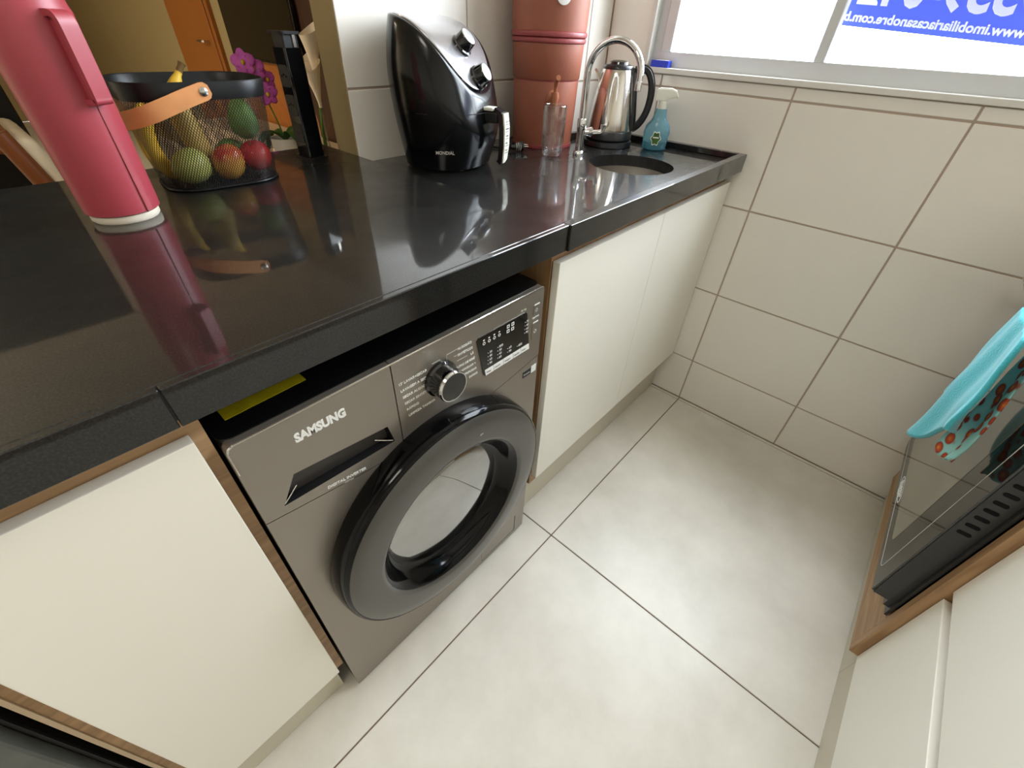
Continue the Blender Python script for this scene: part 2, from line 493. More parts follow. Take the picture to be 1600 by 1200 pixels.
def text(name, body, size, m, parent, loc, xdir, ydir, bold=0.0, ext=0.0003, align='LEFT', sx=1.0, shear=0.0):
    """flat lettering laid on a surface: xdir = reading direction, ydir = up of the letters"""
    cu = bpy.data.curves.new(name, 'FONT'); cu.body = body; cu.size = size; cu.extrude = ext
    cu.offset = bold; cu.align_x = align; cu.shear = shear; cu.resolution_u = 3
    t = bpy.data.objects.new(name + '_tmp', cu); C.objects.link(t)
    dg = bpy.context.evaluated_depsgraph_get(); dg.update()
    me = bpy.data.meshes.new_from_object(t.evaluated_get(dg))
    bpy.data.objects.remove(t); bpy.data.curves.remove(cu)
    x = Vector(xdir).normalized(); y = Vector(ydir).normalized(); z = x.cross(y)
    mtx = Matrix(((x.x * sx, y.x, z.x, loc[0]), (x.y * sx, y.y, z.y, loc[1]), (x.z * sx, y.z, z.z, loc[2]), (0, 0, 0, 1)))
    me.transform(mtx)
    me.materials.clear(); me.materials.append(M[m])
    o = bpy.data.objects.new(name, me); C.objects.link(o); o.parent = parent
    return o

# ================================================================== THE SETTING
GT = 0.0035
# ---- floor: grout bed + tiles of 91 cm
floor = struct('floor', box(-2.6, 1.70, -1.5, 9.0, -0.06, -0.003), 'floor_grout')
P = 0.910
xs = [1.547 - P * k for k in range(0, 6)][::-1]; xs = [x for x in xs if x > -2.6]; xs = [-2.6] + xs + [W]
ys = [-1.5] + [-0.9826 + P * k for k in range(0, 12)]; ys = [y for y in ys if y < 8.95] + [9.0]
for i in range(len(xs) - 1):
    for j in range(len(ys) - 1):
        x1 = xs[i + 1]
        if i == len(xs) - 2 and ys[j] >= 0.85: x1 = 1.65
        o = obj('floor_tile', box(xs[i] + GT / 2, x1 - GT / 2, ys[j] + GT / 2, ys[j + 1] - GT / 2, -0.012, 0.0, 0.0012, 1), 'floor_tile', floor)

# ---- window wall
def tiles_on(parent, axis, face, a_list, b_list, sign, skip=None):
    """tiles on a wall plane; axis normal, face coordinate of the tile surface, sign = outward direction"""
    for i in range(len(a_list) - 1):
        for j in range(len(b_list) - 1):
            a0, a1, b0, b1 = a_list[i], a_list[i + 1], b_list[j], b_list[j + 1]
            if skip and skip(a0, a1, b0, b1): continue
            a0 += 0.0026; a1 -= 0.0026; b0 += 0.0026; b1 -= 0.0026
            if a1 - a0 < 0.004 or b1 - b0 < 0.004: continue
            c0, c1 = sorted((face, face - sign * 0.008))
            if axis == 'x': bm = box(c0, c1, a0, a1, b0, b1, 0.0012, 1)
            else: bm = box(a0, a1, c0, c1, b0, b1, 0.0012, 1)
            obj('wall_tile', bm, 'wall_tile', parent)
WB = W + 0.0025
bm = B()
add_box(bm, WB, WB + 0.16, -1.5, 0.85, -0.02, 1.141)
add_box(bm, WB, WB + 0.16, WIN[1], 0.85, 1.141, 2.5)
add_box(bm, WB, WB + 0.16, -1.5, WIN[0], 1.141, 2.5)
add_box(bm, WB, WB + 0.16, WIN[0], WIN[1], WIN[3], 2.5)
wall_window = struct('wall_window', bm, 'grout')
TH = 0.3027
zr = [0.0, 0.199, 0.5015, 0.8042, 1.1069, 1.141]
yr = [-1.5, -1.2774, -0.8747, -0.472, -0.0692, 0.3336, 0.553]
tiles_on(wall_window, 'x', W, yr, zr, -1)
tiles_on(wall_window, 'x', W, [WIN[1], 0.553], [1.141, 1.4096, 1.7123, 2.015, 2.3177, 2.5], -1)
tiles_on(wall_window, 'x', W, [-1.5, -1.2774, WIN[0]], [1.141, 1.4096, 1.7123, 2.015, 2.3177, 2.5], -1)
tiles_on(wall_window, 'x', W, [WIN[0], -0.8747, -0.472, -0.0692, 0.3336, WIN[1]], [WIN[3], 2.3177, 2.5], -1)
# ---- back wall with the boxed column in the corner; olive paint on its living-room side and end
plan = [(0.636, 0.6925), (1.352, 0.6925), (1.352, 0.5575), (WB, 0.5575), (WB, 0.785), (0.636, 0.785)]
wall_back = struct('wall_back', plate(plan, [], 'z', 0.0, 2.5), 'olive_paint')
zb = [0.5015, 0.8042, 1.1069, 1.4096, 1.7123, 2.015, 2.3177, 2.5]
bm = B(); add_box(bm, 0.6385, 1.352, 0.6905, 0.6925, 0.45, 2.5); add_box(bm, 1.350, 1.352, 0.5575, 0.69, 0.45, 2.5); add_box(bm, 1.352, WB, 0.5555, 0.5575, 0.45, 2.5)
obj('grout_bed', bm, 'grout', wall_back)
tiles_on(wall_back, 'y', 0.688, [0.636, 1.040, 1.349], zb, -1)
tiles_on(wall_back, 'x', 1.3475, [0.553, 0.690], zb, -1)
tiles_on(wall_back, 'y', 0.553, [1.3475, 1.4431, W], zb, -1)
# ---- other walls, ceiling
struct('wall_right', box(-2.6, WB, -1.62, -1.5, 0, 2.5), 'white_paint')
struct('wall_behind', box(-2.72, -2.6, -1.62, 9.1, 0, 2.5), 'white_paint')
struct('wall_living', box(1.65, 1.75, 0.851, 9.1, 0, 2.5), 'olive_paint')
struct('wall_far', box(-2.6, 1.75, 9.0, 9.1, 0, 2.5), 'olive_paint')
struct('ceiling', box(-2.72, 1.75, -1.62, 9.1, 2.5, 2.6), 'white_paint')

# ---- window: sill, aluminium frame, mullions, panes
wx0, wx1 = W + 0.030, W + 0.070
win = struct('window_1', plate(rect(WIN[0], WIN[1], 1.156, WIN[3]), [rect(WIN[0] + 0.055, WIN[1] - 0.030, 1.196, WIN[3] - 0.04)], 'x', wx0, wx1), 'alu')
obj('window_sill', box(W - 0.010, W + 0.16, WIN[0] - 0.0, WIN[1] + 0.0, 1.1415, 1.156, 0.002, 2), 'sill', win)
for y0, y1, n in ((0.335, 0.368, 'stile'), (-0.107, -0.080, 'mullion'), (-0.545, -0.515, 'mullion')):
    obj(n, box(wx0 - 0.006, wx1 - 0.012, y0, y1, 1.196, WIN[3] - 0.04, 0.002, 1), 'alu', win)
for y0, y1, dx in ((-0.080, 0.335, 0.010), (-0.515, -0.107, 0.024), (-0.995, -0.545, 0.010)):
    obj('pane', box(wx0 + dx, wx0 + dx + 0.004, y0, y1, 1.197, WIN[3] - 0.041), 'window_glass', win)
obj('jamb_lining', box(W - 0.002, wx0, WIN[1] - 0.004, WIN[1] + 0.012, 1.156, WIN[3], 0.001, 1), 'sill', win)

# ---- living room door and its frame
door = struct('door_1', box(1.612, 1.645, 4.19, 5.00, 0.005, 2.08, 0.003, 1), 'door_wood')
obj('door_handle', tube([(1.605, 4.27, 1.06), (1.565, 4.27, 1.06), (1.56, 4.28, 1.06), (1.56, 4.38, 1.06)], 0.009, 8), 'steel', door)
struct('trim_1', plate(rect(4.13, 5.06, 0.0, 2.14), [rect(4.188, 5.002, 0.004, 2.082)], 'x', 1.622, 1.6495), 'door_wood')

# ================================================================== COUNTERS
t = thing('countertop', 'black granite peninsula countertop with the pink thermos and fruit basket on it', 'countertop', (-0.5, 0.4, 0.912))
def L(bm, o): bmesh.ops.translate(bm, verts=bm.verts, vec=-Vector(o)); return bm
o0 = (-0.5, 0.4, 0.912)
obj('slab', L(box(-2.2, 0.6356, 0.010, 0.86, 0.914, ZC, 0.0012, 1), o0), 'granite', t)
obj('front_edge', L(box(-0.0195, 0.6356, 0.0, 0.0098, 0.912, ZC, 0.0012, 1), o0), 'granite', t)
obj('front_edge', L(box(-2.2, -0.0205, 0.0, 0.0098, 0.912, ZC, 0.0012, 1), o0), 'granite', t)
# supports out of view: a dwarf wall under the back edge of the peninsula
struct('wall_peninsula', box(-2.2, 0.634, 0.70, 0.80, 0, 0.9135), 'olive_paint')

o1 = (1.1, 0.3, 0.912)
t = thing('sink_counter', 'black granite sink counter with raised rim in front of the tiled window wall', 'countertop', o1)
XE = W - 0.001
out = [(0.636, 0.004), (XE, 0.004), (XE, 0.5515), (1.346, 0.5515), (1.346, 0.6865), (0.636, 0.6865)]
SK = (1.222, 0.205, 0.120)
obj('top', L(plate(out, [circ(*SK, 64)], 'z', 0.914, ZS), o1), 'granite', t)
obj('front_rim', L(box(0.636, XE, -0.0045, 0.018, 0.912, ZC, 0.0018, 2), o1), 'granite', t)
obj('wall_rim', L(box(XE - 0.020, XE, 0.0185, 0.5515, ZS, ZC, 0.0015, 1), o1), 'granite', t)
obj('back_rim', L(box(1.346, XE - 0.021, 0.534, 0.5515, ZS, ZC, 0.0015, 1), o1), 'granite', t)

t = thing('sink', 'round stainless steel sink bowl set into the black counter', 'sink', (SK[0], SK[1], 0.80))
r = SK[2]
prof = [(0.02, 0.0), (r * 0.72, 0.003), (r * 0.92, 0.022), (r * 0.99, 0.06), (r + 0.002, 0.1135), (r + 0.012, 0.1135), (r + 0.012, 0.111), (r, 0.058), (r * 0.93, 0.019), (r * 0.72, -0.001), (0.02, -0.004)]
obj('bowl', lathe(prof, 64, close=False), 'brushed_steel', t, True, 60)
obj('drain', lathe([(0.0225, -0.004), (0.0225, 0.005), (0.006, 0.002)], 24), 'chrome', t, True)

# ================================================================== BASE CABINETS ON THE COUNTER SIDE
YD = 0.015
def door_panel(x0, x1, z0, z1, y0=YD, th=0.018, bev=0.0015): return box(x0, x1, y0, y0 + th, z0, z1, bev, 2)
o2 = (1.10, 0.30, 0.0)
t = thing('sink_cabinet', 'white two-door base cabinet under the sink counter', 'cabinet', o2)
bm = B()
add_box(bm, 0.640, 0.658, 0.036, 0.54, 0.16, 0.911)      # side panel
add_box(bm, 1.538, 1.556, 0.036, 0.54, 0.16, 0.911)
add_box(bm, 0.658, 1.538, 0.036, 0.054, 0.872, 0.911)    # top rail
add_box(bm, 0.658, 1.538, 0.036, 0.54, 0.16, 0.178)
add_box(bm, 0.658, 1.538, 0.525, 0.54, 0.178, 0.85)
obj('carcass', L(bm, o2), 'oak_vertical', t)
obj('door', L(door_panel(0.642, 1.0935, 0.203, 0.880), o2), 'cabinet_white', t)
obj('door', L(door_panel(1.0955, 1.556, 0.203, 0.880), o2), 'cabinet_white', t)
obj('toe_kick', L(box(0.640, 1.556, 0.062, 0.078, 0.001, 0.16), o2), 'cabinet_kick', t)

o2 = (-0.14, 0.30, 0.0)
t = thing('base_cabinet', 'white single-door base cabinet left of the washing machine', 'cabinet', o2)
bm = B()
add_box(bm, -0.019, -0.003, 0.034, 0.60, 0.13, 0.911)
add_box(bm, -0.278, -0.262, 0.034, 0.60, 0.13, 0.911)
add_box(bm, -0.262, -0.019, 0.034, 0.052, 0.866, 0.911)
add_box(bm, -0.262, -0.019, 0.034, 0.60, 0.13, 0.148)
add_box(bm, -0.262, -0.019, 0.585, 0.60, 0.148, 0.85)
obj('carcass', L(bm, o2), 'oak', t)
obj('door', L(door_panel(-0.260, -0.018, 0.148, 0.877), o2), 'cabinet_white', t)
obj('edge_band', L(box(-0.2835, -0.2785, 0.032, 0.60, 0.13, 0.911), o2), 'beige_lacquer', t)
obj('toe_kick', L(box(-0.284, -0.022, 0.050, 0.066, 0.001, 0.13), o2), 'cabinet_kick', t)

o2 = (-0.60, 0.30, 0.0)
t = thing('dishwasher', 'dark grey appliance front beyond the left edge of the white door', 'dishwasher', o2)
obj('body', L(box(-0.895, -0.300, 0.045, 0.60, 0.05, 0.86, 0.004), o2), 'matte_black', t)
obj('door', L(box(-0.893, -0.302, 0.012, 0.043, 0.10, 0.74, 0.006), o2), 'appliance_grey', t)
obj('control_panel', L(box(-0.893, -0.302, 0.014, 0.043, 0.744, 0.858, 0.004), o2), 'matte_black', t)
obj('foot', L(box(-0.885, -0.31, 0.07, 0.59, 0.0, 0.05), o2), 'matte_black', t)

# ================================================================== WASHING MACHINE  (local: x 0..0.6, y=0 front, z up)
wm = thing('washing_machine', 'dark silver front-loading washer with black round door under the counter', 'washing machine', (0.0, YW, 0.0))
obj('cabinet', box(0.002, 0.598, 0.014, 0.52, 0.012, 0.838, 0.006), 'washer_body', wm)
obj('top_panel', plate(rrect(0.001, 0.599, 0.010, 0.53, 0.018), [], 'z', 0.838, 0.850), 'washer_top', wm)
for fx in (0.05, 0.55):
    for fy in (0.08, 0.46):
        obj('foot', lathe([(0.02, 0.0), (0.022, 0.008), (0.014, 0.016)], 16, (fx, fy, 0)), 'matte_black', wm)
DC = (0.306, 0.432)
# front sheet with the porthole, cut away where the drawer and control panels sit
def seam(x):          # lower edge of the control fascia, dipping over the porthole
    K = ((0.0, 0.694), (0.07, 0.683), (0.15, 0.671), (0.25, 0.662), (0.33, 0.655), (0.41, 0.653), (0.49, 0.662), (0.61, 0.682))
    for (x0, z0), (x1, z1) in zip(K, K[1:]):
        if x <= x1: return z0 + (z1 - z0) * (x - x0) / (x1 - x0)
    return K[-1][1]
sx_ = [0.0015 + 0.597 * i / 40 for i in range(41)]
R1 = 0.25
low = [(0.0015, 0.105)] + [(0.5985, 0.105)] + [(x, seam(x) - 0.0012) for x in reversed(sx_)]
# porthole must stay inside the sheet
obj('front_sheet', plate(low, [circ(DC[0], DC[1], 0.205, 64)], 'y', 0.0, 0.013), 'washer_steel', wm)
obj('kick_panel', plate(rect(0.0015, 0.5985, 0.010, 0.103), [rect(0.415, 0.560, 0.022, 0.0985)], 'y', 0.0015, 0.013), 'washer_steel', wm)
obj('filter_cover', box(0.4165, 0.5585, 0.002, 0.013, 0.0235, 0.097, 0.001, 1), 'washer_steel', wm)
# control fascia (right of the drawer) and detergent drawer front
ctl = [(0.2335, 0.8485)] + [(x, seam(x) + 0.0012) for x in [0.2335 + (0.5985 - 0.2335) * i / 28 for i in range(29)]] + \
      [(0.5985, 0.835), (0.5975, 0.843), (0.593, 0.848), (0.589, 0.8485)]
ctl = [(0.2335, 0.8485)] + ctl[1:]
obj('control_fascia', plate(ctl, [], 'y', -0.0006, 0.013), 'washer_steel', wm)
hx0, hx1, hz0, hz1 = 0.040, 0.213, 0.700, 0.737
dpl = [(0.2315, 0.8485), (0.010, 0.8485), (0.006, 0.847), (0.003, 0.843), (0.0015, 0.836)] + [(x, seam(x) + 0.0012) for x in [0.0015 + 0.230 * i / 14 for i in range(15)]]
hole = [(0.031, 0.7065), (0.217, 0.6965), (0.209, 0.7360), (0.058, 0.7530)]
dr = obj('detergent_drawer', plate(dpl, [hole], 'y', -0.0006, 0.013), 'washer_steel', wm)
# scooped grip behind the opening
bm = B()
q = [(0.031, 0.7065), (0.217, 0.6965), (0.209, 0.7360), (0.058, 0.7530)]
fr = [bm.verts.new((a, -0.0004, b)) for a, b in q]
bk = [bm.verts.new((a, 0.060, b)) for a, b in [(0.062, 0.7150), (0.196, 0.7060), (0.200, 0.7350), (0.066, 0.7510)]]
for i in range(4):
    j = (i + 1) % 4; bm.faces.new((fr[i], fr[j], bk[j], bk[i]))
bm.faces.new(bk)
obj('grip_recess', bm, 'recess_black', dr)
bm = B()
lip = []
for i in range(21):
    f = i / 20; x = 0.033 + 0.182 * f
    lip.append((x, 0.002 + 0.03 * math.sin(PI * f), 0.7070 - 0.0095 * f + 0.026 * math.sin(PI * f) ** 1.3))
obj('grip_edge', tube(lip, 0.0012, 6), 'chrome_trim', dr)
# bright chamfer along the top edge of the fascia
tr = [(0.0035, -0.0008, 0.80), (0.0030, -0.0008, 0.838), (0.006, -0.0008, 0.845), (0.012, -0.0008, 0.8480), (0.30, -0.0008, 0.8480), (0.590, -0.0008, 0.8480), (0.595, -0.0008, 0.8455)]
obj('edge_trim', tube(tr, 0.0016, 6), 'chrome_trim', wm, True)
# ---- knob
kn = obj('program_knob', lathe([(0.0335, 0.0), (0.0335, -0.006), (0.030, -0.009), (0.0285, -0.030), (0.0275, -0.034), (0.0255, -0.036)], 48, (0.322, -0.0008, 0.773), 'y'), 'gloss_black', wm, True, 35)
obj('knob_ring', lathe([(0.0285, -0.0300), (0.0295, -0.033), (0.0280, -0.0365), (0.0262, -0.0365), (0.0262, -0.034)], 48, (0.322, -0.0008, 0.773), 'y', False), 'chrome', kn, True)
# ---- display with its strip of keys
dsp = plate([(0.4135, 0.8100), (0.4085, 0.8045), (0.4260, 0.7195), (0.4305, 0.7150), (0.5560, 0.7150), (0.5605, 0.7190), (0.5475, 0.8055), (0.5425, 0.8105)], [], 'y', -0.0022, -0.0004)
dp = obj('display', dsp, 'gloss_black', wm)
ks = [0.4285, 0.4520, 0.4800, 0.5085, 0.5330, 0.5590]
for i in range(5):
    a, b = ks[i] + 0.0006, ks[i + 1] - 0.0006
    k = obj('key', plate([(a + 0.002, 0.7165), (b + 0.002, 0.7165), (b - 0.0005, 0.7305), (a - 0.0005, 0.7305)], [], 'y', -0.0030, -0.0022), 'print_white', dp)
def wtext(name, s, size, m, x, z, y=-0.0009, slope=0.0, **kw):
    return text(name, s, size, m, wm, (x, y, z), (1, 0, slope), (-slope, 0, 1), **kw)
for i, s_ in enumerate(('Temp.', 'Centrif.', 'Secagem', 'Opções', 'Início')):
    text('lettering', s_, 0.0052, 'print_dark', dp, (ks[i] + 0.0035, -0.0033, 0.7215), (1, 0, 0), (0, 0, 1), ext=0.0001)
for cx_, rows in ((0.436, 4), (0.4625, 4), (0.491, 2), (0.520, 1), (0.541, 4)):
    for r_ in range(rows):
        z_ = 0.7385 + 0.0085 * r_ + (0.022 if cx_ > 0.54 else 0)
        text('lettering', '\u2022 ' + ('800', '90', '60', '40', '30')[(r_ + int(cx_ * 1000)) % 5], 0.0075, 'print_white', dp, (cx_, -0.0026, z_), (1, 0, 0), (0, 0, 1), ext=0.0001)
for i in range(4):
    obj('indicator', plate(circ(0.427 + 0.0135 * i, 0.7930, 0.0034, 12), [circ(0.427 + 0.0135 * i, 0.7930, 0.0022, 12)], 'y', -0.0026, -0.0021), 'print_white', dp)
    obj('indicator', box(0.4245 + 0.0135 * i, 0.4285 + 0.0135 * i, -0.0026, -0.0021, 0.7990, 0.8012), 'print_white', dp)
for i in range(2):
    for j in range(2):
        obj('indicator', plate(rect(0.488 + 0.013 * i, 0.4955 + 0.013 * i, 0.787 + 0.0105 * j, 0.794 + 0.0105 * j), [rect(0.4895 + 0.013 * i, 0.494 + 0.013 * i, 0.7885 + 0.0105 * j, 0.7925 + 0.0105 * j)], 'y', -0.0026, -0.0021), 'print_white', dp)
# ---- power and start keys
for nm, z0, z1 in (('power_key', 0.7920, 0.8130), ('start_key', 0.7330, 0.7720)):
    k = obj(nm, plate(rrect(0.5675, 0.5855, z0, z1, 0.002, 3), [], 'y', -0.0020, -0.0004), 'washer_steel', wm)
    obj('indicator', box(0.5685, 0.5845, -0.0024, -0.0018, z1 + 0.0015, z1 + 0.0042), 'print_white', k)
    cz_ = (z0 + z1) / 2
    obj('symbol', plate(circ(0.5765, cz_, 0.0042, 16), [circ(0.5765, cz_, 0.0028, 16)], 'y', -0.0024, -0.0019), 'print_grey', k)
wtext('lettering', 'Liga/Desl.', 0.0055, 'print_white', 0.566, 0.7845)
wtext('lettering', '10,1kg', 0.0065, 'print_grey', 0.527, 0.8155)
# ---- programme names around the knob
for i, s_ in enumerate(("15' LAVAR+SECAR", 'LAVAGEM A SECO', 'SECAR ALGODÃO', 'SECAR SINTÉTICOS', 'RÁPIDO', 'LIMPEZA TAMBOR')):
    wtext('programme_lettering', s_, 0.0070, 'print_white', 0.2405 + 0.002 * i, 0.8010 - 0.0142 * i, bold=0.00005)
for i, s_ in enumerate(('ALGODÃO', 'SINTÉTICOS', 'LÃ', 'ROUPAS DE BEBÊ', 'ENXAGUAR +', 'CENTRIFUGAR', 'DIÁRIO')):
    wtext('programme_lettering', s_, 0.0066, 'print_white', 0.3975 + 0.0022 * i, 0.8080 - 0.0125 * i, bold=0.00005, align='RIGHT')
for i, (xa, xb, z_) in enumerate(((0.3400, 0.3680, 0.8110), (0.3560, 0.3620, 0.7985), (0.3620, 0.3860, 0.7860))):
    obj('guide_line', box(xa, xb, -0.0010, -0.0006, z_, z_ + 0.0007), 'print_grey', wm)
obj('guide_line', box(0.3395, 0.3402, -0.0010, -0.0006, 0.790, 0.8117), 'print_grey', wm)
obj('guide_line', box(0.3080, 0.3260, -0.0010, -0.0006, 0.8085, 0.8092), 'print_grey', wm)
# ---- brand lettering and stickers
wtext('brand_lettering', 'SAMSUNG', 0.0205, 'print_white', 0.0760, 0.8025, bold=0.0010, sx=0.79)
wtext('model_lettering', 'DIGITAL INVERTER', 0.0078, 'print_white', 0.0920, 0.6865, slope=-0.16, bold=0.0001)
wtext('model_lettering', 'MOTOR', 0.0045, 'print_grey', 0.1180, 0.6755, slope=-0.16)
stk = obj('warranty_sticker', plate(rrect(0.5480, 0.5930, 0.6400, 0.6560, 0.001, 2), [], 'y', -0.0006, 0.0), 'soft_black', wm)
obj('sticker_panel', box(0.5760, 0.5925, -0.0010, -0.0006, 0.6405, 0.6600), 'print_white', stk)
text('lettering', '10 anos', 0.0070, 'print_white', stk, (0.5500, -0.0009, 0.6450), (1, 0, 0), (0, 0, 1), ext=0.0001)
# yellow energy label lying on the top
yl = obj('energy_label', plate([(0.022, 0.045), (0.130, 0.050), (0.130, 0.075), (0.022, 0.085)], [], 'z', 0.8502, 0.8508), 'yellow_label', wm)
# ---- the door (axis along y; negative y is towards the room)
dcx = (DC[0], 0.0, DC[1])
dd = obj('door', lathe([(0.215, 0.004), (0.2625, 0.004), (0.2665, -0.004), (0.2662, -0.020), (0.2635, -0.036), (0.2600, -0.0435), (0.2570, -0.0455), (0.2540, -0.0445), (0.215, -0.020)], 96, dcx, 'y', False), 'rim_black', wm, True, 50)
obj('smoked_ring', lathe([(0.2555, -0.0450), (0.2530, -0.0470), (0.230, -0.0505), (0.196, -0.0520), (0.1890, -0.0510), (0.184, -0.0450)], 96, dcx, 'y', False), 'smoke_plastic', dd, True, 50)
obj('inner_ring', lathe([(0.1855, -0.0470), (0.179, -0.0440), (0.172, -0.030), (0.164, -0.016), (0.158, -0.010), (0.150, -0.008), (0.150, -0.004), (0.168, -0.004)], 96, dcx, 'y', False), 'rim_black', dd, True, 50)
obj('glass_bowl', lathe([(0.1535, -0.0075), (0.150, -0.011), (0.130, -0.0165), (0.090, -0.0225), (0.045, -0.0260), (0.0005, -0.0270)], 72, dcx, 'y', False), 'door_glass', dd, True, 50)
obj('gasket', lathe([(0.203, 0.013), (0.205, 0.03), (0.175, 0.06), (0.165, 0.09)], 64, dcx, 'y', False), 'soft_black', wm, True, 60)
obj('drum', lathe([(0.168, 0.085), (0.235, 0.10), (0.235, 0.40), (0.20, 0.44), (0.01, 0.44)], 64, dcx, 'y', False), 'drum_steel', wm, True, 40)
text('door_lettering', 'CH', 0.006, 'print_grey', dd, (DC[0] + 0.060, -0.0518, DC[1] + 0.200), (1, 0, 0), (0, 0, 1))

# ================================================================== OVEN SIDE
o3 = (1.19, -1.15, 0.0)
YF = -0.823
t = thing('oven_cabinet', 'oak framed cabinet holding the built-in oven', 'cabinet', o3)
obj('side_panel', L(box(0.836, 0.856, -1.44, YF, 0.104, 0.96), o3), 'oak_vertical', t)
obj('side_panel', L(box(1.535, 1.555, -1.44, YF, 0.104, 0.96), o3), 'oak_vertical', t)
obj('bottom_rail', L(box(0.8565, 1.5345, YF - 0.018, YF, 0.104, 0.262), o3), 'oak', t)
obj('shelf', L(box(0.8565, 1.5345, -1.44, YF - 0.0185, 0.220, 0.240), o3), 'oak', t)
obj('top_rail', L(box(0.8565, 1.5345, YF - 0.018, YF, 0.905, 0.96), o3), 'oak', t)
obj('toe_kick', L(box(0.836, 1.555, -0.867, -0.849, 0.001, 0.1035), o3), 'cabinet_kick', t)

o3 = (0.2, -1.15, 0.0)
t = thing('drawer_cabinet', 'white drawer unit beside the oven cabinet at bottom right', 'cabinet', o3)
YR = -0.840
bm = B(); add_box(bm, -0.60, 0.834, -1.44, YR - 0.020, 0.104, 0.955)
obj('carcass', L(bm, o3), 'oak', t)
for z0, z1 in ((0.106, 0.413), (0.440, 0.690), (0.717, 0.93)):
    obj('drawer_front', L(box(-0.60, 0.833, YR - 0.018, YR, z0, z1, 0.0015, 2), o3), 'cabinet_white', t)
obj('toe_kick', L(box(-0.60, 0.835, -0.867, -0.849, 0.001, 0.1035), o3), 'cabinet_kick', t)
o3 = (0.5, -1.15, 0.962)
tag(obj('worktop', box(-0.60, 1.56, -1.49, -0.815, 0.9615, 1.0, 0.002), 'granite'), 'unseen black granite worktop over the oven and the drawers', 'countertop')  # wholly out of view, included for its effect on the shading

# ---- oven (local coords = world - base)
ob = (1.19, -0.80, 0.262)
ov = thing('oven', 'black glass built-in oven with vent slots in its side and a towel on its handle', 'oven', (1.19, -0.80, 0.2625))
OX0, OX1, OY, OZ0, OZ1 = 0.868, 1.505, -0.772, 0.292, 0.895
obj('body', L(box(0.892, 1.50, -1.38, YF - 0.0, 0.265, 0.90), (1.19, -0.80, 0.2625)), 'matte_black', ov)
oo = (1.19, -0.80, 0.2625)
bm = plate(rect(0.862, 1.515, 0.252, 0.902), [rect(0.895, 1.48, 0.29, 0.88)], 'y', YF + 0.0005, YF + 0.006)
obj('flange', L(bm, oo), 'oven_black', ov)
bm = plate(rect(0.872, 1.505, 0.268, 0.900), [rect(0.895, 1.48, 0.29, 0.88)], 'y', YF + 0.0062, -0.806)
obj('frame', L(bm, oo), 'oven_black', ov)
# door shell with a rounded lower corner far side, vents cut in its near side as dark slots
dpoly = [(OX0, OZ0), (OX1 - 0.045, OZ0), (OX1 - 0.018, OZ0 + 0.008), (OX1 - 0.004, OZ0 + 0.028), (OX1, OZ0 + 0.06), (OX1, OZ1), (OX0, OZ1)]
dd = obj('door', L(plate(dpoly, [], 'y', -0.8058, OY - 0.0042), oo), 'oven_black', ov)
g = [(OX0 + 0.002, OZ0 + 0.002), (OX1 - 0.046, OZ0 + 0.002), (OX1 - 0.019, OZ0 + 0.010), (OX1 - 0.006, OZ0 + 0.029), (OX1 - 0.002, OZ0 + 0.06), (OX1 - 0.002, OZ1 - 0.002), (OX0 + 0.002, OZ1 - 0.002)]
obj('front_glass', L(plate(g, [], 'y', OY - 0.0040, OY), oo), 'oven_glass', dd)
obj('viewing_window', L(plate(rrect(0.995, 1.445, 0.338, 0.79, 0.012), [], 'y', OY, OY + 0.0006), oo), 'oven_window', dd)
fo = rrect(0.925, 1.490, 0.310, 0.83, 0.016, 6); fi = rrect(0.9268, 1.4882, 0.3118, 0.8282, 0.0145, 6)
obj('frame_line', L(plate(fo, [fi], 'y', OY, OY + 0.0005), oo), 'print_grey', dd)
for i in range(10):
    z_ = 0.545 + 0.0225 * i
    bm = plate(rrect(-0.8055 + 0.001, -0.7835, z_, z_ + 0.0085, 0.004, 4), [], 'x', OX0 - 0.0008, OX0 + 0.001)
    obj('vent_slot', L(bm, oo), 'recess_black', dd)
lg = text('logo_lettering', 'suggar', 0.030, 'print_white', dd, (1.255 - oo[0], OY + 0.0006 - oo[1], 0.3170 - oo[2]), (-1, 0, 0), (0, 0, 1), bold=0.0008, shear=0.2)
bm = plate([(1.213 + 0.058 * math.cos(a) - oo[0], 0.3255 + 0.0125 * math.sin(a) - oo[2]) for a in [2 * PI * i / 40 for i in range(40)]],
           [[(1.213 + 0.0555 * math.cos(a) - oo[0], 0.3255 + 0.0110 * math.sin(a) - oo[2]) for a in [2 * PI * i / 40 for i in range(40)]]], 'y', OY - oo[1], OY + 0.0006 - oo[1])
obj('logo_ring', bm, 'print_white', dd)
hb = B()
HZ, HY = 0.842, -0.722
add_tube(hb, [(0.93, HY, HZ), (1.44, HY, HZ)], 0.008, 14)
for hx in (0.96, 1.41): add_tube(hb, [(hx, OY, HZ), (hx, HY, HZ)], 0.006, 10)
obj('handle', L(hb, oo), 'brushed_steel', ov, True)

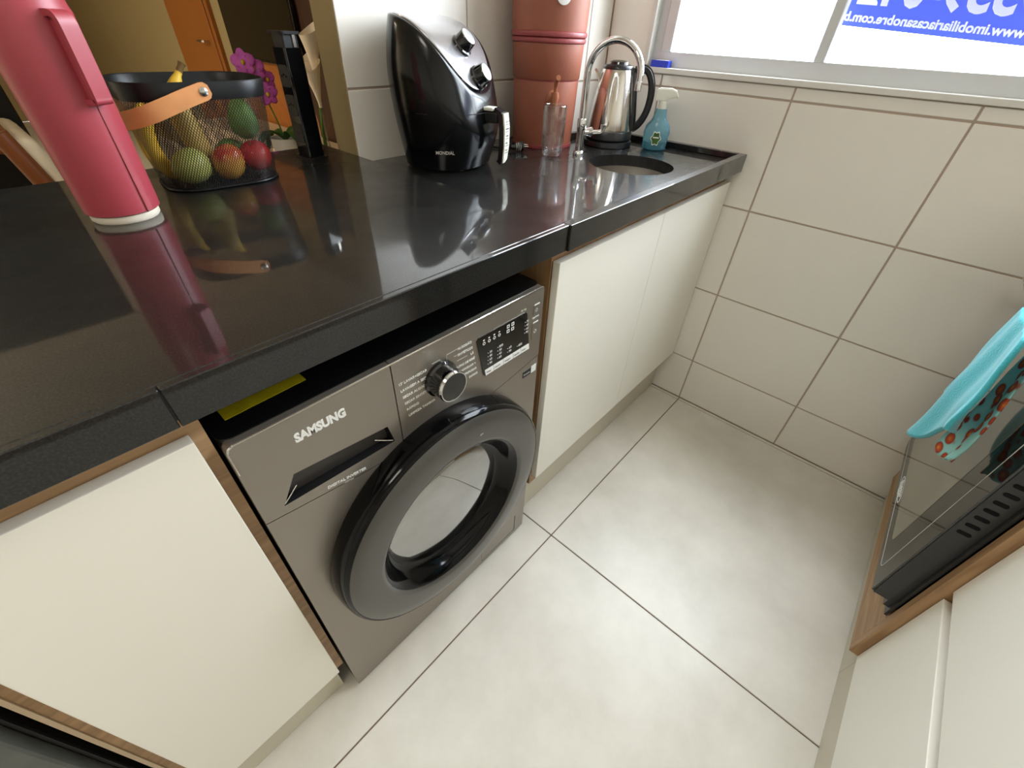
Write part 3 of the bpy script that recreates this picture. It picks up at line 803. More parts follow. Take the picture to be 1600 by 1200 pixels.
# ---- towel hung over the oven handle: teal terry outside, printed cotton lining
tb = (1.13, HY, 0.50)
tw = thing('dish_towel', 'turquoise terry dish towel with floral lining hanging on the oven handle', 'towel', tb)
def lerp(a, b, f): return a + (b - a) * f
def hem(u, K):
    for (u0, z0), (u1, z1) in zip(K, K[1:]):
        if u <= u1:
            f = (u - u0) / (u1 - u0); f = f * f * (3 - 2 * f)
            return lerp(z0, z1, f)
    return K[-1][1]
def front(u, v):      # terry face: gathered at the handle, hem running to a low corner
    f = min(1.0, 1.25 * v) ** 0.8
    x = lerp(1.045 + 0.155 * u, 0.968 + 0.275 * u, f)
    zt, zh = HZ + 0.011, hem(u, ((0.0, 0.675), (0.25, 0.640), (0.70, 0.520), (0.80, 0.528), (1.0, 0.615)))
    z = lerp(zt, zh, v)
    y = HY + 0.0165 + (0.3 + 0.8 * v) * (0.0085 * math.sin(u * 9.0 + 0.9 + v * 0.8) + 0.004 * math.sin(u * 19 + 2.0 - v * 1.5)) + 0.003 * v * math.sin(v * 9 + u * 5)
    return Vector((x, y, z)) - Vector(tb)
o = obj('terry_side', grid(front, 64, 40), 'towel_teal', tw, True, 180)
sm = o.modifiers.new('solid', 'SOLIDIFY'); sm.thickness = 0.009; sm.offset = 0
def lining(u, v):     # cotton face: hangs behind the terry and shows below its hem
    x = lerp(1.05 + 0.07 * u, 0.962 + 0.140 * u, min(1.0, 1.2 * v))
    z = lerp(HZ + 0.010, hem(u, ((0.0, 0.618), (0.35, 0.590), (0.75, 0.560), (1.0, 0.572))), v)
    y = HY - 0.016 + 0.008 * v * math.sin(u * 8 + 0.5) + 0.003 * v * math.sin(v * 8)
    return Vector((x, y, z)) - Vector(tb)
o = obj('cotton_side', grid(lining, 36, 30), 'floral', tw, True, 180)
sm = o.modifiers.new('solid', 'SOLIDIFY'); sm.thickness = 0.003; sm.offset = 0

# ================================================================== ON THE COUNTER
# ---- pink thermos
t = thing('thermos', 'pink plastic thermos flask with moulded handle standing on the peninsula', 'thermos', (0.092, 0.547, ZC), math.radians(-64))
obj('foot_ring', lathe([(0.046, 0.0), (0.0485, 0.003), (0.0485, 0.012), (0.046, 0.0125)], 48), 'thermos_base', t, True)
obj('body', lathe([(0.049, 0.0125), (0.0525, 0.015), (0.0530, 0.03), (0.0545, 0.20), (0.0545, 0.268), (0.0525, 0.276), (0.0515, 0.285), (0.0510, 0.31)], 64), 'thermos_pink', t, True)
obj('cup_lid', lathe([(0.0515, 0.3105), (0.0525, 0.314), (0.0510, 0.375), (0.046, 0.383), (0.02, 0.386)], 48), 'thermos_pink', t, True)
bm = B()
pts = catmull([(0.050, 0, 0.2680), (0.0655, 0, 0.2675), (0.0705, 0, 0.262), (0.0718, 0, 0.250), (0.0716, 0, 0.205), (0.0708, 0, 0.176), (0.0690, 0, 0.1705), (0.050, 0, 0.1690)], 4)
add_strap(bm, pts, 0.023, 0.0075, (0, 1, 0))
obj('handle', bm, 'thermos_pink', t, True, 50)
obj('handle_seat', box(0.050, 0.0660, -0.0065, 0.0065, 0.172, 0.2650, 0.002), 'thermos_pink', t)
obj('seam', box(0.0520, 0.0552, -0.0005, 0.0005, 0.014, 0.170), 'clay_ring', t)

# ---- wire fruit basket
BX, BY = 0.298, 0.688
bk = thing('fruit_basket', 'black wire mesh fruit basket with tan leather strap handle', 'basket', (BX, BY, ZC), math.radians(-4))
def bring(z, grow=0.0):
    f = z / 0.180
    a, b, r = 0.105 + 0.020 * f + grow, 0.082 + 0.016 * f + grow, 0.060 + 0.008 * f
    return rrect(-a, a, -b, b, r, 10)
bm = B(); uvl = bm.loops.layers.uv.new('uv')
NZ = 6; rings = []; lens = []
for k in range(NZ + 1):
    z = 0.006 + (0.158 - 0.006) * k / NZ
    p = bring(z); rings.append([bm.verts.new((x, y, z)) for x, y in p])
p0 = bring(0.08); per = [0.0]
for i in range(len(p0)):
    a, b = p0[i], p0[(i + 1) % len(p0)]; per.append(per[-1] + math.hypot(b[0] - a[0], b[1] - a[1]))
SC = 210.0
n = len(p0); kk = round(per[-1] * SC) / (per[-1])
for k in range(NZ):
    for i in range(n):
        j = (i + 1) % n
        f = bm.faces.new((rings[k][i], rings[k][j], rings[k + 1][j], rings[k + 1][i]))
        uvs = ((per[i] * kk, k), (per[i + 1] * kk, k), (per[i + 1] * kk, k + 1), (per[i] * kk, k + 1))
        for lp, (uu, vv) in zip(f.loops, uvs): lp[uvl].uv = (uu, (0.152 * vv / NZ) * SC * 0.62)
obj('mesh_wall', bm, 'wire_mesh', bk, True, 180)
bm = B()
lo, hi = bring(0.152, 0.001), bring(0.180, 0.0015); li = bring(0.152, -0.0015); hi2 = bring(0.180, -0.0015)
R_ = [[bm.verts.new((x, y, z)) for x, y in pp] for pp, z in ((li, 0.152), (lo, 0.152), (hi, 0.178), (bring(0.180, 0.0), 0.1805), (hi2, 0.178))]
R_.append(R_[0])
for a, b in zip(R_, R_[1:]):
    for i in range(n): bm.faces.new((a[i], a[(i + 1) % n], b[(i + 1) % n], b[i]))
bmesh.ops.recalc_face_normals(bm, faces=bm.faces)
obj('rim_band', bm, 'basket_black', bk, True, 50)
bm = plate(bring(0.0, -0.002), [], 'z', 0.003, 0.006)
obj('base', bm, 'basket_black', bk)
rp = bring(0.004, 0.0005)
obj('base_wire', tube([(x, y, 0.003) for x, y in rp] + [(rp[0][0], rp[0][1], 0.003)], 0.0025, 8), 'basket_black', bk, True)
# strap: from the front rivet, round the left end, to the back rivet
path = []; zz = []
A_, Bv = 0.140, 0.1035
RX_ = -0.002
key = [(RX_, -Bv, 0.166), (RX_ - 0.03, -Bv - 0.004, 0.158), (RX_ - 0.065, -Bv - 0.006, 0.147), (RX_ - 0.095, -Bv - 0.002, 0.137), (-0.122, -Bv + 0.014, 0.129), (-0.143, -Bv + 0.042, 0.123), (-0.152, 0.0, 0.121),
       (-0.143, Bv - 0.042, 0.123), (-0.122, Bv - 0.014, 0.129), (RX_ - 0.095, Bv + 0.002, 0.137), (RX_ - 0.065, Bv + 0.006, 0.147), (RX_ - 0.03, Bv + 0.004, 0.158), (RX_, Bv, 0.166)]
cp = catmull(key)
ext0 = cp[0] + (cp[0] - cp[1]).normalized() * 0.012; ext1 = cp[-1] + (cp[-1] - cp[-2]).normalized() * 0.012
ext0b = cp[0] + (cp[0] - cp[1]).normalized() * 0.007; ext1b = cp[-1] + (cp[-1] - cp[-2]).normalized() * 0.007
cp = [ext0, ext0b] + cp + [ext1b, ext1]
wd = [0.014, 0.0250] + [0.0280] * (len(cp) - 4) + [0.0250, 0.014]
bm = add_strap(B(), cp, wd, 0.0028, (0.25, 0, 1))
sth = obj('strap_handle', bm, 'leather', bk, True, 50)
for sgn in (-1, 1):
    obj('rivet', lathe([(0.0075, 0.0), (0.0070, 0.002), (0.004, 0.0038), (0.001, 0.0042)] if sgn > 0 else [(0.0075, 0.0), (0.0070, -0.002), (0.004, -0.0038), (0.001, -0.0042)], 20, (RX_, sgn * (Bv + 0.0016), 0.166), 'y'), 'rivet', sth, True)

# ---- fruit in the basket (world positions on the basket floor)
def fruit(name, label, cat, loc, fn, m, nu=28, nv=20, rot=(0, 0, 0), parts=()):
    t = thing(name, label, cat, loc, 0, 'fruit in the wire basket'); t.rotation_euler = rot
    obj('flesh' if False else 'skin', blob(fn, nu, nv), m, t, True, 180)
    for nm, bm, mm in parts: obj(nm, bm, mm, t, True, 60)
    return t
def ell(a, b, c, egg=0.0, dip=0.0):
    def f(th, v):
        ph = PI * v; s, cc = math.sin(ph), math.cos(ph)
        k = 1 + egg * cc
        z = c * cc * (1 - dip * (1 - s) ** 3 * 2)
        return Vector((a * s * k * math.cos(th), b * s * k * math.sin(th), z))
    return f
zb_ = ZC + 0.007
fruit('green_mango', 'pale green mango lying at the bottom left of the wire basket', 'fruit', (0.241, 0.651, zb_ + 0.031), ell(0.031, 0.030, 0.037, 0.10), 'green_mango', rot=(0.1, PI / 2 - 0.25, 0.35),
      parts=[('stem', lathe([(0.003, 0.038), (0.002, 0.044)], 8), 'banana_tip')])
fruit('mango', 'yellow and red mango in the middle of the basket floor', 'fruit', (0.310, 0.646, zb_ + 0.0315), ell(0.030, 0.0300, 0.035, -0.12), 'mango_red', rot=(0.35, 0.5, 0.2),
      parts=[('stem', lathe([(0.003, 0.034), (0.002, 0.041)], 8), 'banana_tip')])
fruit('red_apple', 'shiny red apple at the right end of the wire basket', 'fruit', (0.374, 0.664, zb_ + 0.031), ell(0.031, 0.031, 0.0295, 0.10, 0.12), 'apple_red', rot=(0.15, -0.25, 0),
      parts=[('stem', lathe([(0.0016, 0.020), (0.0014, 0.032)], 8), 'banana_tip')])
fruit('avocado', 'green avocado against the right wall of the wire basket', 'fruit', (0.383, 0.702, zb_ + 0.095), ell(0.028, 0.028, 0.038, -0.16), 'avocado', rot=(0, 0, 0),
      parts=[('stem', lathe([(0.004, 0.036), (0.003, 0.042)], 8), 'banana_tip')])
fruit('dark_avocado', 'dark unripe avocado lying behind the red apple in the basket', 'fruit', (0.350, 0.727, zb_ + 0.029), ell(0.029, 0.029, 0.040, -0.16), 'avocado', rot=(0, PI / 2, 0.8))
fruit('pear', 'long yellow brown pear standing in the middle of the basket', 'fruit', (0.275, 0.690, zb_ + 0.075), lambda th, v: Vector(((0.015 + 0.015 * v ** 1.3) * math.sin(PI * v) ** 0.55 * math.cos(th), (0.015 + 0.015 * v ** 1.3) * math.sin(PI * v) ** 0.55 * math.sin(th), 0.074 * math.cos(PI * v))), 'pear_skin', rot=(0, -0.10, 0))
def banana(loc, rz, tilt, label, sc=1.0):
    t = thing('banana', label, 'fruit', loc, rz, 'fruit in the wire basket')
    pts, rs = [], []
    for i in range(25):
        f = i / 24; a = -0.75 + 1.5 * f
        pts.append((0.10 * (1 - math.cos(a)) - 0.02, 0, 0.082 + 0.110 * math.sin(a)))
        rs.append(0.0165 * (min(1, (f + 0.03) * 6) ** 0.6) * (1 if f < 0.78 else max(0.34, 1 - (f - 0.78) * 3.6)))
    obj('skin', tube(pts, rs, 14), 'banana', t, True, 60)
    e = Vector(pts[-1]); d = (e - Vector(pts[-2])).normalized()
    obj('stem', tube([e - d * 0.001, e + d * 0.010, e + d * 0.016], [0.0058, 0.0054, 0.007], 10), 'banana_tip', t, True)
    t.rotation_euler = (tilt, 0.0, rz); t.scale = (sc, sc, sc)
    return t
banana((0.214, 0.690, zb_ + 0.001), 0.15, 0.0, 'yellow banana standing upright nearest the pink thermos in the basket', 0.84)
banana((0.300, 0.742, zb_ + 0.012), 0.0, 0.0, 'yellow banana with its stem rising above the basket rim', 1.05)
banana((0.216, 0.728, zb_ + 0.001), 0.15, 0.0, 'yellow banana standing furthest back at the left of the basket', 0.84)

# ---- pop-up socket tower
t = thing('socket_tower', 'black pop-up socket tower rising out of the peninsula', 'socket', (0.541, 0.750, ZC), math.radians(8))
obj('flange', plate(rrect(-0.031, 0.031, -0.031, 0.031, 0.010), [], 'z', 0.0, 0.003), 'basket_black', t)
obj('column', plate(rrect(-0.0225, 0.0225, -0.0225, 0.0225, 0.004, 4), [], 'z', 0.003, 0.222), 'gloss_black', t)
obj('neck', plate(rrect(-0.019, 0.019, -0.019, 0.019, 0.004, 4), [], 'z', 0.222, 0.246), 'matte_black', t)
obj('cap', plate(rrect(-0.026, 0.026, -0.026, 0.026, 0.010), [], 'z', 0.246, 0.251), 'basket_black', t)
for k, z_ in enumerate((0.035, 0.092, 0.149)):
    so = obj('socket_face', plate(rrect(-0.0175, 0.0175, z_, z_ + 0.042, 0.006, 4), [], 'x', -0.0240, -0.0225), 'matte_black', t)
    for dy in (-0.008, 0, 0.008):
        obj('contact_hole', lathe([(0.0024, -0.0244), (0.0024, -0.0237)], 10, (0, dy, z_ + 0.021 + (0.003 if dy == 0 else 0)), 'x'), 'gloss_black', so)
bm = B(); add_box(bm, 0.004, 0.011, -0.0215, -0.019, 0.223, 0.245); obj('latch', bm, 'brushed_steel', t)

# ---- air fryer (local front = -y)
FR = math.radians(18)
af = thing('air_fryer', 'black air fryer with silver sloping dial panel on the sink counter', 'air fryer', (0.822, 0.541, ZS), FR)
RX, RYF = 0.138, 0.122
def ftop(y):
    tt = max(0.0, min(1.0, (y + 0.122) / 0.244))
    return 0.124 + 0.180 * (1 - (1 - tt) ** 3.1)
def frad(s):
    return 0.84 + 0.16 * math.sin(min(1.0, s * 1.35) * PI / 2) - 0.09 * max(0.0, (s - 0.62) / 0.38) ** 2 + 0.025 * math.sin(PI * s)
NT = 72; lev = [i / 26 for i in range(27)]
bm = B(); rings = []
def fxy(th, k):  # super-ellipse footprint
    c, s = math.cos(th), math.sin(th)
    e = 0.86
    return RX * k * math.copysign(abs(c) ** e, c), RYF * k * math.copysign(abs(s) ** e, s)
for s in lev:
    ring = []
    for i in range(NT):
        th = 2 * PI * i / NT; x, y = fxy(th, frad(s))
        ring.append(bm.verts.new((x, y, 0.008 + (ftop(y) - 0.008) * s)))
    rings.append(ring)
for k, dz in ((0.985, 0.003), (0.955, 0.0045), (0.93, 0.004)):
    ring = []
    for i in range(NT):
        th = 2 * PI * i / NT; x, y = fxy(th, frad(1.0) * k)
        ring.append(bm.verts.new((x, y, ftop(y) + dz)))
    rings.append(ring)
for a, b in zip(rings, rings[1:]):
    for i in range(NT): bm.faces.new((a[i], a[(i + 1) % NT], b[(i + 1) % NT], b[i]))
bm.faces.new(rings[-1]); bm.faces.new(list(reversed(rings[0])))
bmesh.ops.recalc_face_normals(bm, faces=bm.faces)
obj('body', bm, 'fryer_black', af, True, 50)
# silver dial panel on the sloping top
bm = B(); rings = []
for k, dz in ((0.900, 0.0042), (0.895, 0.0065), (0.87, 0.0075), (0.70, 0.009), (0.5, 0.0095), (0.3, 0.010), (0.1, 0.010)):
    rings.append([bm.verts.new((fxy(2 * PI * i / NT, frad(1.0) * k)[0], fxy(2 * PI * i / NT, frad(1.0) * k)[1], ftop(fxy(2 * PI * i / NT, frad(1.0) * k)[1]) + dz)) for i in range(NT)])
for a, b in zip(rings, rings[1:]):
    for i in range(NT): bm.faces.new((a[i], a[(i + 1) % NT], b[(i + 1) % NT], b[i]))
bm.faces.new(rings[-1]); bmesh.ops.recalc_face_normals(bm, faces=bm.faces)
dpn = obj('dial_panel', bm, 'silver_panel', af, True, 60)
def on_panel(y):
    z = ftop(y) + 0.0095; s = (ftop(y + 0.002) - ftop(y - 0.002)) / 0.004
    nrm = Vector((0, -s, 1)).normalized()
    return Vector((0, y, z)), nrm
for y_ in (-0.048, -0.0905):
    p, nrm = on_panel(y_)
    rot = nrm.to_track_quat('Z', 'Y').to_matrix().to_4x4()
    bm = lathe([(0.0255, -0.006), (0.0255, 0.004), (0.0225, 0.006), (0.0205, 0.024), (0.0195, 0.026)], 32)
    bm.transform(Matrix.Translation(p) @ rot)
    kb = obj('dial', bm, 'gloss_black', dpn, True, 40)
    bm = lathe([(0.0185, 0.0255), (0.0185, 0.0272), (0.017, 0.0282)], 32); bm.transform(Matrix.Translation(p) @ rot)
    obj('dial_cap', bm, 'knob_face', kb, True, 40)
# drawer seam, release tab, handle
bm = B(); loops = []
for dz in (0.0, 0.0016):
    ring = []
    for i in range(NT + 1):
        th = PI + PI * i / NT; x, y = fxy(th, 1.0006); ring.append(bm.verts.new((x, y, 0.1295 + dz)))
    loops.append(ring)
for i in range(NT): bm.faces.new((loops[0][i], loops[0][i + 1], loops[1][i + 1], loops[1][i]))
obj('drawer_seam', bm, 'matte_black', af, True)
hd = obj('handle', box(-0.015, 0.015, -0.150, -0.112, 0.108, 0.132, 0.004), 'matte_black', af)
bm = B(); add_strap(bm, [(0, -0.140, 0.136), (0, -0.156, 0.130), (0, -0.162, 0.100), (0, -0.162, 0.060), (0, -0.158, 0.028), (0, -0.152, 0.020)], [0.024, 0.030, 0.031, 0.030, 0.026, 0.020], 0.012, (1, 0, 0))
obj('grip', bm, 'soft_black', hd, True, 30)
bm = B(); add_strap(bm, [(0, -0.1655, 0.131), (0, -0.1695, 0.100), (0, -0.1695, 0.060), (0, -0.1655, 0.028), (0, -0.162, 0.021)], [0.026, 0.028, 0.027, 0.023, 0.014], 0.004, (1, 0, 0))
lb = obj('grip_label', bm, 'handle_white', hd, True, 30)
for i, s_ in enumerate(('BATATA', 'FRANGO', 'CARNE', 'PEIXE', 'BOLO')):
    text('lettering', s_, 0.0055, 'print_dark', lb, (-0.010, -0.1718, 0.112 - 0.0155 * i), (1, 0, 0), (0, 0, 1), ext=0.0001)
    obj('print_line', box(-0.010, 0.009, -0.1722, -0.1716, 0.1075 - 0.0155 * i, 0.1085 - 0.0155 * i), 'print_dark', lb)
obj('release_tab', box(-0.015, 0.015, -0.138, -0.110, 0.1335, 0.141, 0.003), 'handle_white', hd)
obj('side_button', lathe([(0.009, 0.0), (0.009, -0.004), (0.007, -0.006)], 20, (-0.048, -0.104, 0.098), 'y'), 'brushed_steel', af, True)
# brand lettering on the belly, following the curve towards the camera
th = math.radians(270 - 62)
x, y = fxy(th, frad(0.048 / 0.2)); nrm = Vector((math.cos(th), math.sin(th), 0)); tx = Vector((-nrm.y, nrm.x, 0))
text('brand_lettering', 'MONDIAL', 0.0100, 'print_grey', af, (x + nrm.x * 0.0035, y + nrm.y * 0.0035, 0.048), tx, (0, 0, 1), bold=0.0001, align='CENTER', ext=0.0008)
obj('foot', lathe([(0.012, 0.0), (0.012, 0.009)], 16, (-0.075, 0.03, 0)), 'appliance_grey', af)
obj('foot', lathe([(0.012, 0.0), (0.012, 0.009)], 16, (0.06, -0.055, 0)), 'appliance_grey', af)
obj('foot', lathe([(0.012, 0.0), (0.012, 0.009)], 16, (-0.045, -0.06, 0)), 'appliance_grey', af)
obj('foot', lathe([(0.012, 0.0), (0.012, 0.009)], 16, (0.06, 0.06, 0)), 'appliance_grey', af)

# ---- unplugged power cord lying beside the fryer
t = thing('power_plug', 'black power plug with three pins lying on the counter behind the air fryer handle', 'plug', (1.085, 0.520, ZS), math.radians(-35))
obj('cord', tube(catmull([(-0.115, 0.105, 0.004), (-0.10, 0.075, 0.004), (-0.07, 0.045, 0.004), (-0.04, 0.012, 0.006), (-0.022, 0, 0.011)], 6), 0.0032, 8), 'matte_black', t, True)
pb = obj('plug_body', tube([(-0.024, 0, 0.011), (-0.010, 0, 0.012), (0.006, 0, 0.0135), (0.014, 0, 0.0135)], [0.006, 0.009, 0.0132, 0.0125], 14), 'soft_black', t, True)
for k in range(3):
    obj('rib', lathe([(0.0105 + 0.001 * k, -0.001), (0.0118 + 0.001 * k, 0.0), (0.0105 + 0.001 * k, 0.001)], 14, (-0.008 + 0.006 * k, 0, 0.0125), 'x', False), 'print_grey', pb, True)
for dy, dz in ((-0.0075, 0), (0.0075, 0), (0, 0.004)):
    obj('pin', tube([(0.013, dy, 0.0135 + dz), (0.028, dy, 0.0135 + dz)], 0.0021, 8), 'chrome', t, True)

# ---- clay water filter
cf = thing('water_filter', 'terracotta clay water filter with tap, between the air fryer and the faucet', 'water filter', (1.236, 0.552, ZS), 0)
obj('lower_tank', lathe([(0.093, 0.010), (0.0945, 0.016), (0.0975, 0.09), (0.0990, 0.172), (0.0985, 0.174)], 64), 'clay', cf, True)
obj('base_ring', lathe([(0.090, 0.0), (0.096, 0.001), (0.0965, 0.009), (0.093, 0.010)], 64), 'clay_ring', cf, True)
obj('groove', lathe([(0.0982, 0.174), (0.0978, 0.176), (0.0985, 0.178)], 64), 'clay_ring', cf, True)
obj('middle_tank', lathe([(0.0995, 0.178), (0.1010, 0.180), (0.1045, 0.255), (0.1047, 0.262)], 64), 'clay', cf, True)
obj('rim_bead', lathe([(0.1045, 0.262), (0.1080, 0.264), (0.1092, 0.2685), (0.1080, 0.273), (0.1050, 0.275)], 64), 'clay_ring', cf, True)
obj('rim_bead', lathe([(0.1050, 0.275), (0.1095, 0.277), (0.1108, 0.282), (0.1095, 0.287), (0.1060, 0.289)], 64), 'clay_ring', cf, True)
obj('upper_tank', lathe([(0.1062, 0.289), (0.1075, 0.30), (0.1100, 0.42), (0.1100, 0.45)], 64), 'clay', cf, True)
obj('lid', lathe([(0.113, 0.45), (0.114, 0.458), (0.08, 0.478), (0.02, 0.49), (0.018, 0.505), (0.004, 0.508)], 48), 'clay', cf, True)
# round paper badge high on the front
ta = math.atan2(-0.45 - 0.552, -0.03 - 1.236) + 0.30
bd = Vector((math.cos(ta), math.sin(ta), 0))
bm = lathe([(0.020, 0.0), (0.020, 0.003), (0.018, 0.0035)], 24); bm.transform(Matrix.Translation(bd * 0.1080 + Vector((0, 0, 0.362))) @ bd.to_track_quat('Z', 'Y').to_matrix().to_4x4())
obj('badge', bm, 'print_white', cf, True)
# tap, facing the sink
ta = math.radians(-128)
td = Vector((math.cos(ta), math.sin(ta), 0)); tt0 = Vector((0, 0, 0.137))
bm = tube([tt0 + td * 0.093, tt0 + td * 0.100, tt0 + td * 0.105], [0.0195, 0.0195, 0.013], 20)
tp = obj('tap', bm, 'clay_tap', cf, True, 40)
obj('tap_stem', tube([tt0 + td * 0.102, tt0 + td * 0.122], 0.0065, 12), 'clay_tap', tp, True)
c0 = tt0 + td * 0.124
obj('tap_spout', tube([c0 + Vector((0, 0, 0.016)), c0 + Vector((0, 0, 0.008)), c0 - Vector((0, 0, 0.012)), c0 - Vector((0, 0, 0.034))], [0.0095, 0.0105, 0.0090, 0.0058], 16), 'clay_tap', tp, True, 40)
obj('tap_lever', tube(catmull([c0 + Vector((0, 0, 0.015)), c0 + Vector((0, 0, 0.030)) + td * 0.002, c0 + Vector((0, 0, 0.046)) + td * 0.010, c0 + Vector((0, 0, 0.052)) + td * 0.022], 5), [0.0055] * 6 + [0.0065] * 6 + [0.0070] * 4, 12), 'clay_tap', tp, True, 60)

# ---- ribbed tumbler
bm = B()
def gl(ro, z, wob):
    return [bm.verts.new(((ro + (wob if i % 2 else 0)) * math.cos(2 * PI * i / 96), (ro + (wob if i % 2 else 0)) * math.sin(2 * PI * i / 96), z)) for i in range(96)]
rr = [gl(0.004, 0.0015, 0), gl(0.020, 0.0005, 0), gl(0.0255, 0.003, 0), gl(0.0285, 0.010, 0.0007), gl(0.0300, 0.022, 0.0008), gl(0.0325, 0.112, 0.0008), gl(0.0330, 0.118, 0), gl(0.0332, 0.1275, 0), gl(0.0322, 0.1290, 0), gl(0.0308, 0.1275, 0), gl(0.0298, 0.060, 0), gl(0.0275, 0.022, 0), gl(0.0235, 0.0125, 0), gl(0.004, 0.0105, 0)]
for a, b in zip(rr, rr[1:]):
    for i in range(96): bm.faces.new((a[i], a[(i + 1) % 96], b[(i + 1) % 96], b[i]))
bm.faces.new(rr[-1]); bm.faces.new(list(reversed(rr[0]))); bmesh.ops.recalc_face_normals(bm, faces=bm.faces)
o = tag(obj('tumbler', bm, 'tumbler_glass', None, True, 20), 'clear ribbed glass tumbler under the clay filter tap', 'glass')
o.location = (1.118, 0.418, ZS + 0.0003)

# ---- faucet
fc = thing('faucet', 'chrome gooseneck faucet curving over the round sink', 'faucet', (1.196, 0.374, ZS), 0)
obj('base', lathe([(0.0165, 0.0), (0.0168, 0.005), (0.0145, 0.011), (0.0120, 0.013)], 28), 'chrome', fc, True)
obj('valve_body', lathe([(0.0118, 0.013), (0.0120, 0.06), (0.0135, 0.066), (0.0140, 0.092), (0.0125, 0.096)], 28), 'chrome', fc, True)
dirv = Vector((0.08, -1, 0)).normalized(); ar = 0.077; zt = 0.205
pts = [(0, 0, 0.094), (0, 0, 0.13), (0, 0, 0.17)] + [tuple(dirv * (ar - ar * math.cos(a)) + Vector((0, 0, zt + ar * 0.95 * math.sin(a)))) for a in [PI * i / 22 for i in range(23)]] + [tuple(dirv * 2 * ar + Vector((0, 0, zt - 0.012)))]
obj('spout', tube(pts, 0.0086, 16), 'chrome', fc, True)
e = dirv * 2 * ar + Vector((0, 0, zt - 0.012))
obj('aerator', lathe([(0.0088, 0.004), (0.0092, 0.0), (0.0092, -0.017), (0.0070, -0.018)], 20, tuple(e)), 'chrome', fc, True)
sd = Vector((0.62, -0.78, 0))
lvb = obj('lever_bonnet', tube([sd * 0.010 + Vector((0, 0, 0.062)), sd * 0.024 + Vector((0, 0, 0.062)), sd * 0.030 + Vector((0, 0, 0.062)), sd * 0.034 + Vector((0, 0, 0.062))], [0.0095, 0.0115, 0.0140, 0.0100], 20), 'chrome', fc, True, 40)
obj('lever', tube([sd * 0.034 + Vector((0, 0, 0.062)), sd * 0.056 + Vector((0, 0, 0.064)), sd * 0.062 + Vector((0, 0, 0.068)), sd * 0.063 + Vector((0, 0, 0.082))], [0.0060, 0.0055, 0.0065, 0.0080], 14), 'chrome', lvb, True)

# ---- electric kettle
kt = thing('electric_kettle', 'stainless steel electric kettle with black handle and base behind the sink', 'kettle', (1.405, 0.405, ZS), math.radians(-62))
obj('power_base', lathe([(0.078, 0.0), (0.080, 0.003), (0.078, 0.016), (0.070, 0.020)], 48), 'soft_black', kt, True)
obj('collar', lathe([(0.0735, 0.0205), (0.0760, 0.023), (0.0745, 0.042), (0.0725, 0.046)], 48), 'soft_black', kt, True)
obj('body', lathe([(0.0715, 0.046), (0.0715, 0.052), (0.0660, 0.100), (0.0585, 0.150), (0.0505, 0.190), (0.0465, 0.204), (0.0455, 0.206)], 64), 'steel', kt, True)
ldd = obj('lid', lathe([(0.0462, 0.206), (0.0465, 0.210), (0.0430, 0.216), (0.0300, 0.2185)], 40), 'soft_black', kt, True)
obj('lid_knob', lathe([(0.0300, 0.2185), (0.0285, 0.224), (0.0180, 0.228), (0.006, 0.229)], 28), 'gloss_black', ldd, True)
bm = B(); add_strap(bm, [(-0.050, 0, 0.170), (-0.062, 0, 0.194), (-0.070, 0, 0.203)], [0.036, 0.030, 0.020], 0.004, (0, 1, 0)); obj('spout', bm, 'steel', kt, True, 50)
obj('back_spine', tube([(0.066, 0, 0.046), (0.061, 0, 0.090), (0.054, 0, 0.145), (0.047, 0, 0.195), (0.044, 0, 0.210)], [0.018, 0.0175, 0.016, 0.014, 0.011], 16), 'soft_black', kt, True)
hp = catmull([(0.050, 0, 0.204), (0.074, 0, 0.211), (0.093, 0, 0.203), (0.107, 0, 0.178), (0.112, 0, 0.145), (0.110, 0, 0.112), (0.102, 0, 0.085), (0.088, 0, 0.063), (0.070, 0, 0.050)], 5)
bm = B(); add_strap(bm, hp, [0.026] * len(hp), 0.021, (0, 1, 0)); bmesh.ops.bevel(bm, geom=[e_ for e_ in bm.edges if not e_.is_boundary and len(e_.link_faces) == 2 and e_.calc_face_angle(0) > 1.2], offset=0.0055, segments=3, affect='EDGES')
hh = obj('handle', bm, 'soft_black', kt, True, 60)
obj('switch', lathe([(0.005, 0.0), (0.005, 0.005)], 12, (0.086, 0, 0.066)), 'chrome', hh)

# ---- spray bottle
sp = thing('spray_bottle', 'blue spray bottle with white trigger head by the window wall', 'bottle', (1.462, 0.262, ZS), math.radians(-62))
def bott(prof, n=48, flat=0.62):
    bm = lathe(prof, n); bmesh.ops.scale(bm, vec=(1, flat, 1), verts=bm.verts); return bm
obj('bottle', bott([(0.030, 0.0), (0.0365, 0.004), (0.0390, 0.030), (0.0405, 0.050), (0.0370, 0.068), (0.0250, 0.083), (0.0190, 0.096), (0.0165, 0.112), (0.0160, 0.114)], 56), 'bottle_blue', sp, True, 60)
obj('liquid', bott([(0.026, 0.002), (0.034, 0.005), (0.0360, 0.0245), (0.0360, 0.0250)], 40), 'liquid_blue', sp, True)
obj('neck', lathe([(0.0118, 0.114), (0.0122, 0.116), (0.0118, 0.134), (0.010, 0.136)], 24), 'handle_white', sp, True)
hp = [(-0.026, 0.140), (-0.024, 0.134), (0.010, 0.1345), (0.016, 0.141), (0.028, 0.143), (0.036, 0.146), (0.0375, 0.139), (0.0405, 0.140), (0.0420, 0.150), (0.034, 0.162), (0.020, 0.168), (-0.014, 0.168), (-0.026, 0.164)]
bm = plate(hp, [], 'y', -0.0105, 0.0105); bmesh.ops.bevel(bm, geom=[e_ for e_ in bm.edges if e_.calc_face_angle(0) > 0.9], offset=0.003, segments=2, affect='EDGES')
obj('trigger_head', bm, 'handle_white', sp, True, 40)
